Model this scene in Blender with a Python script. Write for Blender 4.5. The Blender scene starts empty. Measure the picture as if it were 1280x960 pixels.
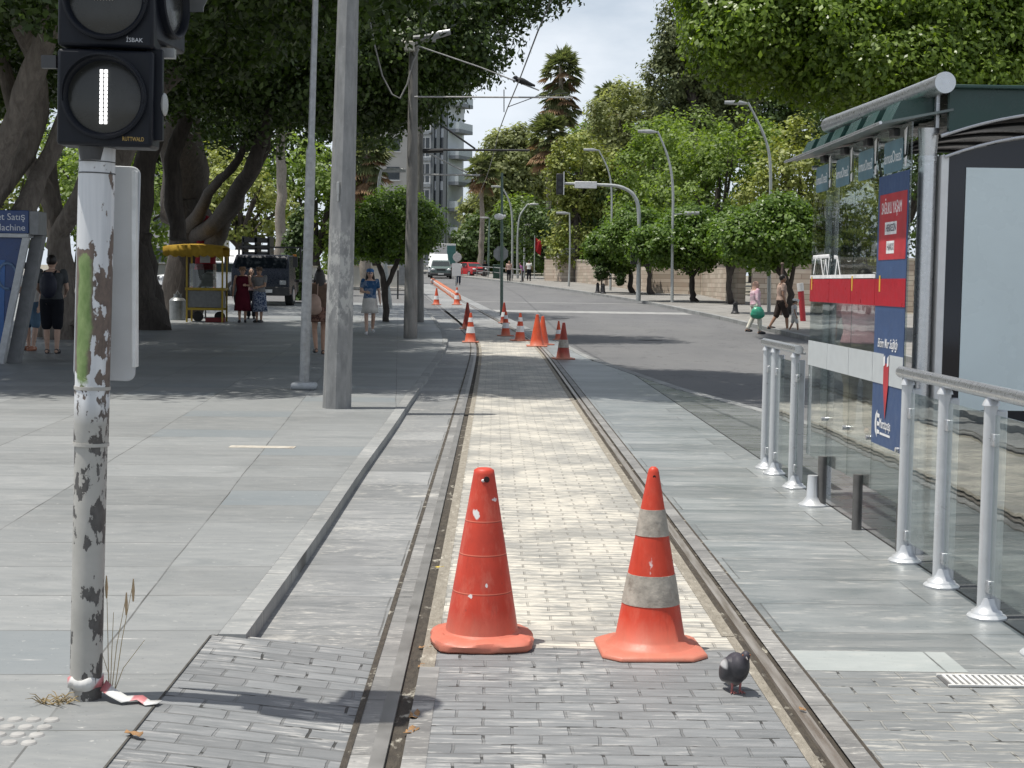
import bpy, bmesh, math, random
import numpy as np
from mathutils import Vector, Matrix
PI = math.pi
rad = math.radians
random.seed(7)
SC = bpy.context.scene
COL = SC.collection

# ------------------------------------------------------------------ camera
F, CAMZ = 1900.0, 1.57
_v = Vector(((618-640)/F, (480-352)/F, -1)).normalized()
_u = Vector((math.sin(rad(.85)), math.cos(rad(.85)), 0))
_z = (_u - _v*_u.dot(_v)).normalized()
_x = _v.cross(_z).normalized()
CR = Matrix((_x, _v, _z))            # camera -> world
CP = Vector((0, 0, CAMZ))
cam = bpy.data.cameras.new('camera'); cam.sensor_width = 36; cam.lens = 36*F/1280
cam.clip_start = .1; cam.clip_end = 3000
camo = bpy.data.objects.new('camera', cam); COL.objects.link(camo)
camo.matrix_world = Matrix.Translation(CP) @ CR.to_4x4()
SC.camera = camo

def sp(t, w):
    t = t/w
    return w*(t if t > 30 else math.log1p(math.exp(t)))
def zg(Y):                            # ground profile: level, then a gentle climb
    return .018*sp(min(Y, 210)-38, 4)
def cx(Y):                            # centre line of the tram track
    return .4 - .08*sp(min(Y, 170)-39, 3)
def kerbL(Y): return cx(Y)-1.42 + .005*math.sin(Y*.9)
def lerp_tab(tab, y):
    if y <= tab[0][0]: return tab[0][1]
    for (a, b), (c, d) in zip(tab, tab[1:]):
        if y <= c: return b+(d-b)*(y-a)/(c-a)
    return tab[-1][1]
XRT = [(-10,9.6),(20,9.3),(40,8.95),(57,8.5),(68,7.9),(77,7.3),(96,5.2),(123,1.4),(140,-1.5),(160,-5.5),(190,-13)]
XLT = [(-10,4.7),(5,4.6),(14,4.15),(19.2,3.45),(22.7,2.9),(32,2.05),(40,1.7)]
def roadR(Y): return lerp_tab(XRT, Y)
def roadL(Y):
    if Y <= 40: return lerp_tab(XLT, Y)
    if Y < 100: return cx(Y)+1.3
    return roadR(Y)-9.0+ (cx(100)+1.3-roadR(100)+9.0)*max(0, 1-(Y-100)/40)
def ray(px, py):
    return CR @ Vector(((px-640)/F, (480-py)/F, -1))
def G(px, py, off=0.0):               # where a point of the picture meets the ground
    d = ray(px, py); lo, hi = 1.0, 400.0
    f = lambda t: CAMZ + t*d.z - zg(t*d.y) - off
    if f(hi) > 0: hi = 400
    for _ in range(60):
        m = (lo+hi)/2
        if f(m) > 0: lo = m
        else: hi = m
    return CP + d*lo
def P(px, py, Y):
    d = ray(px, py); return CP + d*(Y/d.y)
def PX(px, py, X):
    d = ray(px, py); return CP + d*(X/d.x)

# ------------------------------------------------------------------ objects
def tag(o, label=None, cat=None, group=None, kind=None):
    if label: o['label'] = label
    if cat: o['category'] = cat
    if group: o['group'] = group
    if kind: o['kind'] = kind
    return o
def thing(name, label, cat, loc=(0,0,0), rz=0, group=None):
    o = bpy.data.objects.new(name, None); COL.objects.link(o)
    o.empty_display_size = .2
    o.location = loc; o.rotation_euler = (0, 0, rz)
    return tag(o, label, cat, group)
def copy_thing(o, parent=None):
    c = o.copy(); COL.objects.link(c)
    if parent: c.parent = parent
    for ch in list(o.children): copy_thing(ch, c)
    return c

class MB:
    def __init__(s): s.v = []; s.f = []; s.mi = []; s.cur = 0
    def add(s, vs, fs, M=None):
        o = len(s.v)
        s.v += [tuple(M @ Vector(p)) if M else tuple(p) for p in vs]
        s.f += [tuple(i+o for i in f) for f in fs]
        s.mi += [s.cur]*len(fs)
        return s
    def box(s, c, size, R=None):
        x, y, z = size[0]/2, size[1]/2, size[2]/2
        vs = [(-x,-y,-z),(x,-y,-z),(x,y,-z),(-x,y,-z),(-x,-y,z),(x,-y,z),(x,y,z),(-x,y,z)]
        M = Matrix.Translation(c) @ (R.to_4x4() if R else Matrix())
        return s.add(vs, [(0,3,2,1),(4,5,6,7),(0,1,5,4),(1,2,6,5),(2,3,7,6),(3,0,4,7)], M)
    def bx(s, a, b):
        return s.box([(a[i]+b[i])/2 for i in range(3)], [abs(b[i]-a[i]) for i in range(3)])
    def path(s, pts, rs, n=10, cap=True, ell=1.0, up=None):
        pts = [Vector(p) for p in pts]
        if not isinstance(rs, (list, tuple)): rs = [rs]*len(pts)
        o = []; prev = None
        for i, p in enumerate(pts):
            d = (pts[min(i+1, len(pts)-1)] - pts[max(i-1, 0)]).normalized()
            if prev is None:
                ref = Vector(up) if up else (Vector((0,1,0)) if abs(d.y) < .9 else Vector((1,0,0)))
                a = d.cross(ref).normalized()
            else:
                a = (prev - d*prev.dot(d)).normalized()
            prev = a; b = d.cross(a)
            for k in range(n):
                t = 2*PI*k/n
                o.append(p + a*(rs[i]*math.cos(t)) + b*(rs[i]*ell*math.sin(t)))
        fs = []
        for i in range(len(pts)-1):
            for k in range(n):
                k2 = (k+1) % n
                fs.append((i*n+k, i*n+k2, (i+1)*n+k2, (i+1)*n+k))
        if cap:
            fs.append(tuple(range(n-1, -1, -1))); m = (len(pts)-1)*n
            fs.append(tuple(range(m, m+n)))
        return s.add(o, fs)
    def tube(s, a, b, r0, r1=None, n=10, **k):
        return s.path([a, b], [r0, r0 if r1 is None else r1], n, **k)
    def lathe(s, prof, n=24, M=None, sq=None):   # prof: (r, z)
        vs = []; fs = []
        for r, z in prof:
            for k in range(n):
                t = 2*PI*(k+.5)/n
                vs.append((r*math.cos(t), r*math.sin(t), z))
        for i in range(len(prof)-1):
            for k in range(n):
                k2 = (k+1) % n
                fs.append((i*n+k, i*n+k2, (i+1)*n+k2, (i+1)*n+k))
        fs.append(tuple(range(n-1,-1,-1))); m = (len(prof)-1)*n
        fs.append(tuple(range(m, m+n)))
        return s.add(vs, fs, M)
    def ball(s, c, r, n=12, m=8, M=None):
        if not isinstance(r, (list, tuple)): r = (r, r, r)
        vs = [(0,0,-1)]; fs = []
        for i in range(1, m):
            a = -PI/2+PI*i/m
            for k in range(n):
                t = 2*PI*k/n
                vs.append((math.cos(a)*math.cos(t), math.cos(a)*math.sin(t), math.sin(a)))
        vs.append((0,0,1)); T = len(vs)-1
        for k in range(n):
            k2 = (k+1) % n
            fs.append((0, 1+k2, 1+k))
            for i in range(m-2):
                b = 1+i*n
                fs.append((b+k, b+k2, b+n+k2, b+n+k))
            fs.append((1+(m-2)*n+k, 1+(m-2)*n+k2, T))
        MM = Matrix.Translation(c) @ (M.to_4x4() if M else Matrix()) @ Matrix.Diagonal((*r, 1))
        return s.add(vs, fs, MM)
    def prism(s, poly, d, M=None):   # polygon in local XY, extruded along +Z by d
        n = len(poly)
        vs = [(x, y, 0) for x, y in poly] + [(x, y, d) for x, y in poly]
        fs = [tuple(range(n-1,-1,-1)), tuple(range(n, 2*n))]
        fs += [(k, (k+1) % n, n+(k+1) % n, n+k) for k in range(n)]
        return s.add(vs, fs, M)
    def mesh(s, name, mats, smooth=True, angle=40):
        me = bpy.data.meshes.new(name)
        me.from_pydata(s.v, [], s.f)
        for m in (mats if isinstance(mats, (list, tuple)) else [mats]): me.materials.append(m)
        if any(s.mi): me.polygons.foreach_set('material_index', s.mi)
        if smooth:
            me.polygons.foreach_set('use_smooth', [True]*len(me.polygons))
            me.set_sharp_from_angle(angle=rad(angle))
        me.update()
        return me
    def build(s, name, mats, parent=None, smooth=True, bevel=0, angle=40, loc=None, fix=False):
        me = s.mesh(name, mats, smooth, angle)
        if fix:
            bm = bmesh.new(); bm.from_mesh(me); bmesh.ops.recalc_face_normals(bm, faces=bm.faces); bm.to_mesh(me); bm.free()
        o = bpy.data.objects.new(name, me); COL.objects.link(o)
        if parent: o.parent = parent
        if loc is not None: o.location = loc
        if bevel:
            b = o.modifiers.new('bevel', 'BEVEL'); b.width = bevel; b.segments = 2; b.limit_method = 'ANGLE'; b.angle_limit = rad(40)
        return o

def frame(o, x, z):                  # matrix with local X along x, local Z along z (normal), local Y up
    x = Vector(x).normalized(); z = Vector(z).normalized(); y = z.cross(x)
    M = Matrix((x, y, z)).transposed().to_4x4(); M.translation = o
    return M
def text(body, size, mat, parent, M, name='lettering', depth=.0015, align='CENTER', shear=0, width=None, sx=1):
    c = bpy.data.curves.new('text', 'FONT'); c.body = body; c.size = size; c.extrude = depth
    c.align_x = align; c.align_y = 'CENTER'; c.shear = shear; c.resolution_u = 3
    t = bpy.data.objects.new('text', c); COL.objects.link(t)
    dg = bpy.context.evaluated_depsgraph_get()
    me = bpy.data.meshes.new_from_object(t.evaluated_get(dg)); me.name = name
    bpy.data.objects.remove(t); bpy.data.curves.remove(c)
    if width and len(me.vertices):
        xs = [v.co.x for v in me.vertices]; sx = sx*width/(max(xs)-min(xs))
    me.transform(M @ Matrix.Diagonal((sx, 1, 1, 1)))
    me.materials.clear(); me.materials.append(mat)
    o = bpy.data.objects.new(name, me); COL.objects.link(o); o.parent = parent
    return o
def remesh(mb, name, mats, voxel, parent=None, smooth_it=3, loc=None):
    me = mb.mesh(name, mats, False)
    o = bpy.data.objects.new(name, me); COL.objects.link(o)
    r = o.modifiers.new('r', 'REMESH'); r.mode = 'VOXEL'; r.voxel_size = voxel; r.use_smooth_shade = True
    s_ = o.modifiers.new('s', 'SMOOTH'); s_.factor = .5; s_.iterations = smooth_it
    dg = bpy.context.evaluated_depsgraph_get()
    m2 = bpy.data.meshes.new_from_object(o.evaluated_get(dg)); m2.name = name
    o.modifiers.clear(); o.data = m2; bpy.data.meshes.remove(me)
    if len(m2.materials) == 0:
        for m in (mats if isinstance(mats, (list, tuple)) else [mats]): m2.materials.append(m)
    if parent: o.parent = parent
    if loc is not None: o.location = loc
    return o

# ------------------------------------------------------------------ materials
class NT:
    def __init__(s, name):
        s.m = bpy.data.materials.new(name); s.m.use_nodes = True
        s.t = s.m.node_tree; s.t.nodes.clear()
        s.out = s.t.nodes.new('ShaderNodeOutputMaterial')
    def n(s, typ, ins=None, **props):
        nd = s.t.nodes.new('ShaderNode'+typ)
        for k, v in props.items(): setattr(nd, k, v)
        for k, v in (ins or {}).items(): s.set(nd, k, v)
        return nd
    def set(s, nd, k, v):
        i = nd.inputs[k]
        if isinstance(v, bpy.types.NodeSocket): s.t.links.new(v, i)
        elif isinstance(v, bpy.types.Node): s.t.links.new(v.outputs[0], i)
        elif isinstance(v, (tuple, list)) and i.type == 'RGBA': i.default_value = (*v[:3], 1)
        else: i.default_value = v
    def pos(s, scale=(1,1,1), obj=False, rot=0):
        c = s.n('TexCoord').outputs['Object'] if obj else s.n('NewGeometry').outputs['Position']
        return s.n('Mapping', {'Vector': c, 'Scale': scale, 'Rotation': (0, 0, rot)}).outputs[0]
    def noise(s, vec, scale, detail=4, rough=.55, dist=0):
        return s.n('TexNoise', {'Vector': vec, 'Scale': scale, 'Detail': detail, 'Roughness': rough, 'Distortion': dist}).outputs['Fac']
    def ramp(s, fac, a, b, lo=0., hi=1.):
        return s.n('MapRange', {'Value': fac, 'From Min': a, 'From Max': b, 'To Min': lo, 'To Max': hi}, clamp=True).outputs[0]
    def mix(s, f, a, b, bt='MIX'):
        nd = s.n('Mix', data_type='RGBA', blend_type=bt)
        s.set(nd, 0, f)
        for k, v in ((6, a), (7, b)):
            i = nd.inputs[k]
            if isinstance(v, bpy.types.NodeSocket): s.t.links.new(v, i)
            else: i.default_value = (*v[:3], 1)
        return nd.outputs[2]
    def math(s, op, a, b=0.0, c=0.0):
        nd = s.n('Math', operation=op)
        for k, v in enumerate((a, b, c)): s.set(nd, k, v)
        return nd.outputs[0]
    def xyz(s, vec): return s.n('SeparateXYZ', {'Vector': vec}).outputs
    def bump(s, h, strength=.3, dist=.01):
        return s.n('Bump', {'Height': h, 'Strength': strength, 'Distance': dist}).outputs[0]
    def done(s, shader):
        s.t.links.new(shader if isinstance(shader, bpy.types.NodeSocket) else shader.outputs[0], s.out.inputs[0]); return s.m
    def pbr(s, col, rough=.6, metal=0., normal=None, spec=.5, **k):
        ins = {'Base Color': col, 'Roughness': rough, 'Metallic': metal, 'Specular IOR Level': spec}
        if normal is not None: ins['Normal'] = normal
        ins.update(k)
        return s.n('BsdfPrincipled', ins)
_mc = {}
def mat(name, col, rough=.6, metal=0., var=.18, scale=9., bump=.0, bscale=40., spec=.5, dirt=None):
    if name in _mc: return _mc[name]
    t = NT(name); p = t.pos(obj=True)
    f = t.ramp(t.noise(p, scale, 5, .6), .3, .7)
    c = t.mix(f, [x*(1-var) for x in col], [min(1, x*(1+var)) for x in col])
    if dirt: c = t.mix(t.ramp(t.noise(p, scale*.6, 6, .7), .55, .75, 0, .7), c, dirt)
    nrm = t.bump(t.noise(p, bscale, 4), bump, .02) if bump else None
    r = t.ramp(t.noise(p, scale*2, 3), .3, .7, max(.02, rough-.08), min(1, rough+.08))
    _mc[name] = t.done(t.pbr(c, r, metal, nrm, spec))
    return _mc[name]
# ------------------------------------------------------------------ paving materials
def m_plaza():
    t = NT('plaza marble paving'); g = t.n('NewGeometry').outputs['Position']
    wob = t.n('TexNoise', {'Vector': t.pos((1,1,1)), 'Scale': .7, 'Detail': 2})
    p = t.pos((1,1,1), rot=rad(-3.6))
    v = t.n('VectorMath', {0: p, 1: t.n('VectorMath', {0: wob.outputs['Color'], 'Scale': .03}, operation='SCALE').outputs[0]}, operation='ADD').outputs[0]
    b = t.n('TexBrick', {'Vector': v, 'Color1': (0,0,0), 'Color2': (1,1,1), 'Mortar': (.5,.5,.5), 'Scale': 1., 'Mortar Size': .005, 'Mortar Smooth': .25, 'Brick Width': 1.15, 'Row Height': .72, 'Bias': 0.}, offset=.0)
    st2 = t.noise(t.pos((1,1,1)), .8, 8, .72, .6)
    streak = t.noise(t.pos((1.1, 3.4, 1), rot=rad(9)), 1.5, 10, .68, 1.1)
    fine = t.noise(t.pos((1.6, 5, 1)), 6, 6, .65)
    big = t.noise(t.pos((1,1,1)), .45, 4, .6)
    c = t.mix(t.ramp(streak, .3, .7), (.21,.222,.222), (.345,.350,.342))
    c = t.mix(t.ramp(fine, .35, .75, 0, .55), c, (.19,.205,.215))
    dk = t.ramp(b.outputs['Color'], .88, .90)                      # a few slate slabs
    c = t.mix(t.math('MULTIPLY', dk, .7), c, (.165,.19,.205))
    lt = t.ramp(b.outputs['Color'], .0, .88, .80, 1.10)
    c = t.mix(1., c, t.n('CombineColor', {0: lt, 1: lt, 2: lt}).outputs[0], 'MULTIPLY')
    c = t.mix(t.ramp(big, .35, .7, 0, .6), c, (.225,.235,.235))
    sc = t.noise(t.pos((1.0, 7, 1), rot=rad(4)), 2.3, 6, .7, .8)   # white scuffs
    c = t.mix(t.ramp(sc, .64, .74, 0, .8), c, (.56,.55,.53))
    c = t.mix(t.ramp(st2, .58, .70, 0, .55), c, (.17,.175,.175))          # damp and greasy stains
    gum = t.n('TexVoronoi', {'Vector': t.pos(), 'Scale': 1.6}, feature='F1').outputs['Distance']
    c = t.mix(t.ramp(gum, .02, .035, .5, 0), c, (.15,.15,.15))
    c = t.mix(t.math('MULTIPLY', b.outputs['Fac'], t.ramp(t.noise(t.pos(), 1.6, 3), .35, .6, .35, .95)), c, (.075,.075,.07))
    c = t.mix(t.ramp(t.noise(t.pos(), 38, 3, .7), .64, .70, 0, .5), c, (.13,.13,.125)); c = t.mix(t.ramp(t.noise(t.pos((1,1.6,1)), 17, 4, .7), .66, .71, 0, .6), c, (.60,.59,.56))
    h = t.math('SUBTRACT', t.math('MULTIPLY', streak, .3), b.outputs['Fac'])
    return t.done(t.pbr(c, t.ramp(big, .3, .7, .42, .6), normal=t.bump(h, .35, .006)))
def m_slab(name, bw, rh, dark, light, white, wet=.45, sc=1., whitecol=(.62,.60,.55)):
    t = NT(name)
    wob = t.n('TexNoise', {'Vector': t.pos(), 'Scale': 1.7, 'Detail': 3})
    v = t.n('VectorMath', {0: t.pos(), 1: t.n('VectorMath', {0: wob.outputs['Color'], 'Scale': .02}, operation='SCALE').outputs[0]}, operation='ADD').outputs[0]
    b = t.n('TexBrick', {'Vector': v, 'Color1': (0,0,0), 'Color2': (1,1,1), 'Mortar': (.5,.5,.5), 'Scale': 1., 'Mortar Size': .005, 'Mortar Smooth': .25, 'Brick Width': bw, 'Row Height': rh}, offset=.37)
    streak = t.noise(t.pos((1.0, 4.2, 1), rot=rad(-5)), 1.8*sc, 10, .68, 1.0)
    fine = t.noise(t.pos((2.4, 10, 1), rot=rad(4)), 4*sc, 6, .65)
    c = t.mix(t.ramp(streak, .3, .7), dark, light)
    f = t.ramp(b.outputs['Color'], .0, 1., .76, 1.13)
    c = t.mix(1., c, t.n('CombineColor', {0: f, 1: f, 2: f}).outputs[0], 'MULTIPLY')
    c = t.mix(t.ramp(t.noise(t.pos((1,1.3,1)), .9, 5, .65), .40, .62, 0, .45), c, [x*.78 for x in dark])
    c = t.mix(t.math('MULTIPLY', t.ramp(fine, .54, .66, 0, white), t.ramp(t.noise(t.pos((1,1.4,1)), 1.0, 6, .7), .42, .56)), c, whitecol)
    c = t.mix(t.ramp(t.noise(t.pos((1,1.9,1)), 1.5, 8, .72), .60, .68, 0, white*.8), c, whitecol)
    c = t.mix(t.math('MULTIPLY', b.outputs['Fac'], t.ramp(t.noise(t.pos(), 2.2, 3), .38, .58, .35, .9)), c, (.085,.085,.08))
    c = t.mix(t.ramp(t.noise(t.pos(), 34, 3, .7), .63, .70, 0, .5), c, [x*.5 for x in dark])
    h = t.math('SUBTRACT', t.math('MULTIPLY', streak, .5), t.math('MULTIPLY', b.outputs['Fac'], .5))
    return t.done(t.pbr(c, t.ramp(streak, .3, .7, wet, wet+.2), normal=t.bump(h, .5, .006)))
def m_brick(name, bw, rh, c1, c2, joint, white, whitecol, jsize=.007, gaps=True, jamt=1.):
    t = NT(name)
    wob = t.n('TexNoise', {'Vector': t.pos(), 'Scale': 5, 'Detail': 4})
    v = t.n('VectorMath', {0: t.pos(), 1: t.n('VectorMath', {0: wob.outputs['Color'], 'Scale': .03}, operation='SCALE').outputs[0]}, operation='ADD').outputs[0]
    b = t.n('TexBrick', {'Vector': v, 'Color1': (0,0,0), 'Color2': (1,1,1), 'Mortar': (.5,.5,.5), 'Scale': 1., 'Mortar Size': jsize, 'Mortar Smooth': .35, 'Brick Width': bw, 'Row Height': rh}, offset=.5)
    streak = t.noise(t.pos((1.5, 12, 1)), 3.2, 8, .7, .3)
    blot = t.noise(t.pos((1, 1, 1)), 1.3, 7, .65)
    grain = t.noise(t.pos((4, 30, 1)), 5, 4, .6)
    c = t.mix(t.ramp(streak, .28, .72), c1, c2)
    f = t.ramp(b.outputs['Color'], 0, 1, .86, 1.12)
    c = t.mix(1., c, t.n('CombineColor', {0: f, 1: f, 2: f}).outputs[0], 'MULTIPLY')
    w = t.math('MULTIPLY', t.ramp(t.math('ADD', streak, t.math('MULTIPLY', blot, .8)), 1.0-white*.25, 1.13-white*.25), .92)
    c = t.mix(w, c, whitecol)
    c = t.mix(t.ramp(grain, .6, .75, 0, .5), c, [x*.55 for x in c1])
    jm = t.math('MULTIPLY', b.outputs['Fac'], t.ramp(t.noise(t.pos(), 7, 3), .35, .6, .25*jamt, jamt))
    c = t.mix(jm, c, joint)
    if gaps:                          # missing mortar and dirt pockets
        hole = t.math('MULTIPLY', t.ramp(b.outputs['Fac'], .3, .8), t.ramp(t.noise(t.pos(), 9, 2), .575, .61))
        c = t.mix(t.math('MULTIPLY', hole, .9), c, (.03,.03,.027))
    h = t.math('SUBTRACT', t.math('ADD', t.math('MULTIPLY', streak, .5), t.math('MULTIPLY', b.outputs['Color'], .3)), t.math('MULTIPLY', b.outputs['Fac'], 1.2))
    return t.done(t.pbr(c, t.ramp(streak, .3, .7, .5, .75), normal=t.bump(h, .8, .008)))
def m_asphalt():
    t = NT('worn asphalt')
    fine = t.noise(t.pos(), 60, 4, .7); big = t.noise(t.pos((1, .25, 1)), .6, 6, .65)
    c = t.mix(t.ramp(fine, .3, .7), (.095,.096,.10), (.145,.146,.148))
    pt = t.n('TexVoronoi', {'Vector': t.pos((.22, .08, 1)), 'Scale': 1.}, feature='F1'); c = t.mix(t.ramp(pt.outputs['Color'], .70, .72, 0, .45), c, (.10,.10,.104))
    c = t.mix(t.ramp(big, .35, .7, 0, .6), c, (.175,.175,.172))
    c = t.mix(t.ramp(t.noise(t.pos((.15, 2.2, 1)), 1.3, 6, .7), .62, .74, 0, .6), c, (.235,.23,.22))
    ck = t.n('TexVoronoi', {'Vector': t.n('VectorMath', {0: t.pos((.45,.3,1)), 1: t.n('TexNoise', {'Vector': t.pos(), 'Scale': 1.2, 'Detail': 4.}).outputs['Color']}, operation='ADD').outputs[0], 'Scale': 1.}, feature='DISTANCE_TO_EDGE').outputs['Distance']
    c = t.mix(t.ramp(ck, .004, .016, .6, 0), c, (.06,.06,.06))
    return t.done(t.pbr(c, .75, normal=t.bump(fine, .3, .006)))
def m_dirt(name, c1, c2, s=12):
    t = NT(name); a = t.noise(t.pos((2, .7, 1)), s, 8, .7); b = t.noise(t.pos(), s*4, 4, .7)
    c = t.mix(t.ramp(a, .3, .7), c1, c2)
    c = t.mix(t.ramp(b, .6, .7, 0, .6), c, [x*.3 for x in c1])
    c = t.mix(t.ramp(t.noise(t.pos((2,1,1)), 6, 6, .7), .58, .68, 0, .8), c, (.6,.57,.48))
    return t.done(t.pbr(c, .9, normal=t.bump(a, 1., .02)))
def m_rail():
    t = NT('tram rail steel'); a = t.noise(t.pos((8, .35, 1)), 5, 6, .6)
    c = t.mix(t.ramp(a, .35, .65), (.30,.25,.20), (.47,.44,.40))
    return t.done(t.pbr(c, t.ramp(a, .3, .7, .3, .5), metal=.65, normal=t.bump(a, .2, .004)))
PLAZA = m_plaza()
LANE = m_slab('grey lane slabs', 1.3, .83, (.18,.19,.195), (.335,.336,.33), .85, .5, 1.3, (.58,.56,.51))
RSLAB = m_slab('smooth bluish slabs', 1.35, .62, (.165,.188,.195), (.315,.325,.32), .45, .3, .6)
SHELF = m_slab('polished shelter floor with painted shade', 1.1, .6, (.12,.13,.132), (.21,.215,.218), .25, .2, .7)  # slab colour darkened to stand in for the shade under the shelter
PALE = m_slab('pale repaired slab', 3., 3., (.31,.34,.335), (.40,.425,.412), .2, .4, .5)
WBRICK = m_brick('whitened track bricks', .20, .10, (.235,.235,.222), (.385,.372,.335), (.19,.18,.155), .58, (.61,.575,.495), .0065, False, .62)
GBRICK = m_brick('grey crossing bricks', .20, .104, (.145,.155,.16), (.255,.26,.263), (.085,.085,.08), .12, (.42,.415,.395), .006, True, .5)
RBRICK = m_brick('grey bricks with pale joints', .24, .118, (.15,.163,.168), (.245,.25,.247), (.34,.325,.28), .2, (.46,.445,.40), .006, True, .5)
EDGE = m_slab('rail edge slabs', .5, .33, (.16,.16,.158), (.32,.315,.30), .7, .5, 1.3)
ASPH = m_asphalt()
DIRT = m_dirt('dry dirt in the track', (.19,.17,.135), (.35,.32,.265))
GROOVE = m_dirt('dark groove dirt', (.035,.03,.025), (.10,.085,.065), 20)
RAIL = m_rail()
KERB = m_slab('kerb stone', .5, .85, (.215,.225,.225), (.33,.335,.325), .5, .6)
RPAVE = m_slab('right pavement slabs', .6, .6, (.20,.195,.183), (.30,.288,.265), .2, .7)
GRND = m_dirt('park ground', (.16,.15,.12), (.26,.24,.19), 2)
WPAINT = mat('worn white road paint', (.30,.30,.29), .7, var=.25, scale=3)
BLACKGAP = mat('dark joint', (.025,.025,.025), .9)

def ysteps(y0, y1):
    ys = [y0]; y = y0
    while y < y1-1e-6:
        y = min(y1, y + (1.0 if y < 30 else 1.6 if y < 70 else 3.2 if y < 170 else 12)); ys.append(y)
    return ys
def strip(name, L, R, y0, y1, off, m, nx=1, kind='structure', skirt=0.0, zl=None):
    fL = L if callable(L) else (lambda Y: L); fR = R if callable(R) else (lambda Y: R)
    fo = off if callable(off) else (lambda X, Y: off)
    mb = MB(); ys = ysteps(y0, y1); vs = []; fs = []; w = nx+1
    for Y in ys:
        for i in range(w):
            X = fL(Y)+(fR(Y)-fL(Y))*i/nx
            vs.append((X, Y, zg(Y)+fo(X, Y)))
    for j in range(len(ys)-1):
        for i in range(nx):
            a = j*w+i; fs.append((a, a+1, a+w+1, a+w))
    if skirt:
        n0 = len(vs)
        for j, Y in enumerate(ys):
            for i in (0, nx):
                x, y, z = vs[j*w+i]; vs.append((x, y, z-skirt))
        for j in range(len(ys)-1):
            l0, l1 = n0+2*j, n0+2*(j+1)
            fs.append((j*w, (j+1)*w, l1, l0)); fs.append((j*w+nx, l0+1, l1+1, (j+1)*w+nx))
        fs.append((0, n0, n0+1, nx)); e = (len(ys)-1)*w; l = n0+2*(len(ys)-1)
        fs.append((e, e+nx, l+1, l))
    mb.add(vs, fs)
    o = mb.build(name, m, smooth=False)
    return tag(o, kind=kind)
T = lambda dx: (lambda Y: cx(Y)+dx)     # follow the track centre
SW = .07
# base ground
strip('ground', -220, 260, -30, 620, -.16, GRND, 1)
# left plaza and its kerb
strip('sidewalk', -70, lambda Y: kerbL(Y)-.12, 6.32, 66, SW, PLAZA, 2)
strip('sidewalk', -70, -1.17, -6, 6.32, SW, PLAZA, 2)
strip('kerb', lambda Y: kerbL(Y)-.116, kerbL, 6.32, 66, SW+.004, KERB, 1, skirt=.12)
strip('road', -70, lambda Y: cx(Y)-1.4, 66, 90, .0, ASPH, 2)
strip('sidewalk', -90, lambda Y: cx(Y)-1.5, 90, 150, .08, RPAVE, 2, skirt=.12)
# crossing bricks that ramp up to the plaza
strip('crossing', -1.166, -.475, -6, 6.36, lambda X, Y: SW*max(0, min(.97, (-.475-X)/.69)), GBRICK, 6, skirt=.1)
strip('gap_joint', -1.171, -1.163, -6, 6.3, SW+.003, mat('dusty joint', (.06,.057,.05), .9, var=.6, scale=7))
# track bed
strip('lane', kerbL, T(-.865), 6.36, 60, 0, LANE, 1)
strip('rail_edge', T(-.865), T(-.78), -6, 60, .002, EDGE, 1)
strip('rail_bed', T(-.875), T(-.852), -6, 45, .005, GROOVE, 1)
strip('track_bed', T(-.63), T(.66), 6.45, 45, .0, WBRICK, 1)
strip('track_bed', T(-.63), T(.66), -6, 6.45, -.001, GBRICK, 1)
strip('track_dirt', T(-.68), T(-.62), 6.1, 45, .001, DIRT, 1)
strip('track_dirt', T(-.68), T(-.60), -6, 6.1, .001, EDGE, 1)
strip('track_dirt', T(.64), T(.70), 6.7, 45, .003, DIRT, 1)
strip('track_dirt', T(.66), T(.70), -6, 6.7, .001, DIRT, 1)
strip('rail_groove', T(-.785), T(-.68), -6, 42, -.012, GROOVE, 1)
strip('rail_groove', T(.70), T(.86), -6, 42, -.012, GROOVE, 1)
FGR = mat('far groove dust', (.13,.12,.11), .9)
strip('rail_groove', T(-.785), T(-.68), 42, 110, -.012, FGR, 1)
strip('rail_groove', T(.70), T(.86), 42, 110, -.012, FGR, 1)
LRAIL = mat('dusty grey rail', (.25,.245,.235), .42, .35, var=.25, scale=3)
strip('tram_rail', T(-.785), T(-.735), -6, 110, .003, LRAIL, 1, skirt=.03)
strip('tram_rail', T(.735), T(.780), -6, 110, .004, RAIL, 1, skirt=.03)
strip('rail_edge', T(.805), T(.885), -6, 60, .002, EDGE, 1)
strip('rail_bed', T(.885), T(.90), -6, 45, .001, GROOVE, 1)
# right side platform
strip('platform', T(.90), lambda Y: min(2.43, roadL(Y)-.02) if Y < 30 else min(roadL(Y)-.02, cx(Y)+1.6), 6.46, 42, 0, RSLAB, 2)
strip('platform_patch', 1.30, 1.97, 6.12, 6.46, .001, PALE, 1)
strip('platform', 1.97, 2.43, 6.12, 6.46, 0, RSLAB, 1)
strip('crossing', 1.30, 2.43, -6, 6.12, 0, RBRICK, 1)
strip('gap_joint', 2.43, 2.446, 4, 26, -.002, BLACKGAP)
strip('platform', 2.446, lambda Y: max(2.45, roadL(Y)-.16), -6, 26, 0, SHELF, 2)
strip('kerb', lambda Y: roadL(Y)-.16, roadL, -6, 46, .006, KERB, 1, skirt=.16)
# track bed beyond the bricks
strip('track_bed', T(-1.45), T(1.32), 60, 112, -.004, ASPH, 1)
strip('track_bed', T(-.60), T(.66), 45, 112, .001, LANE, 1)
strip('track_bed', T(.86), T(1.32), 42, 112, .0, LANE, 1)
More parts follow.
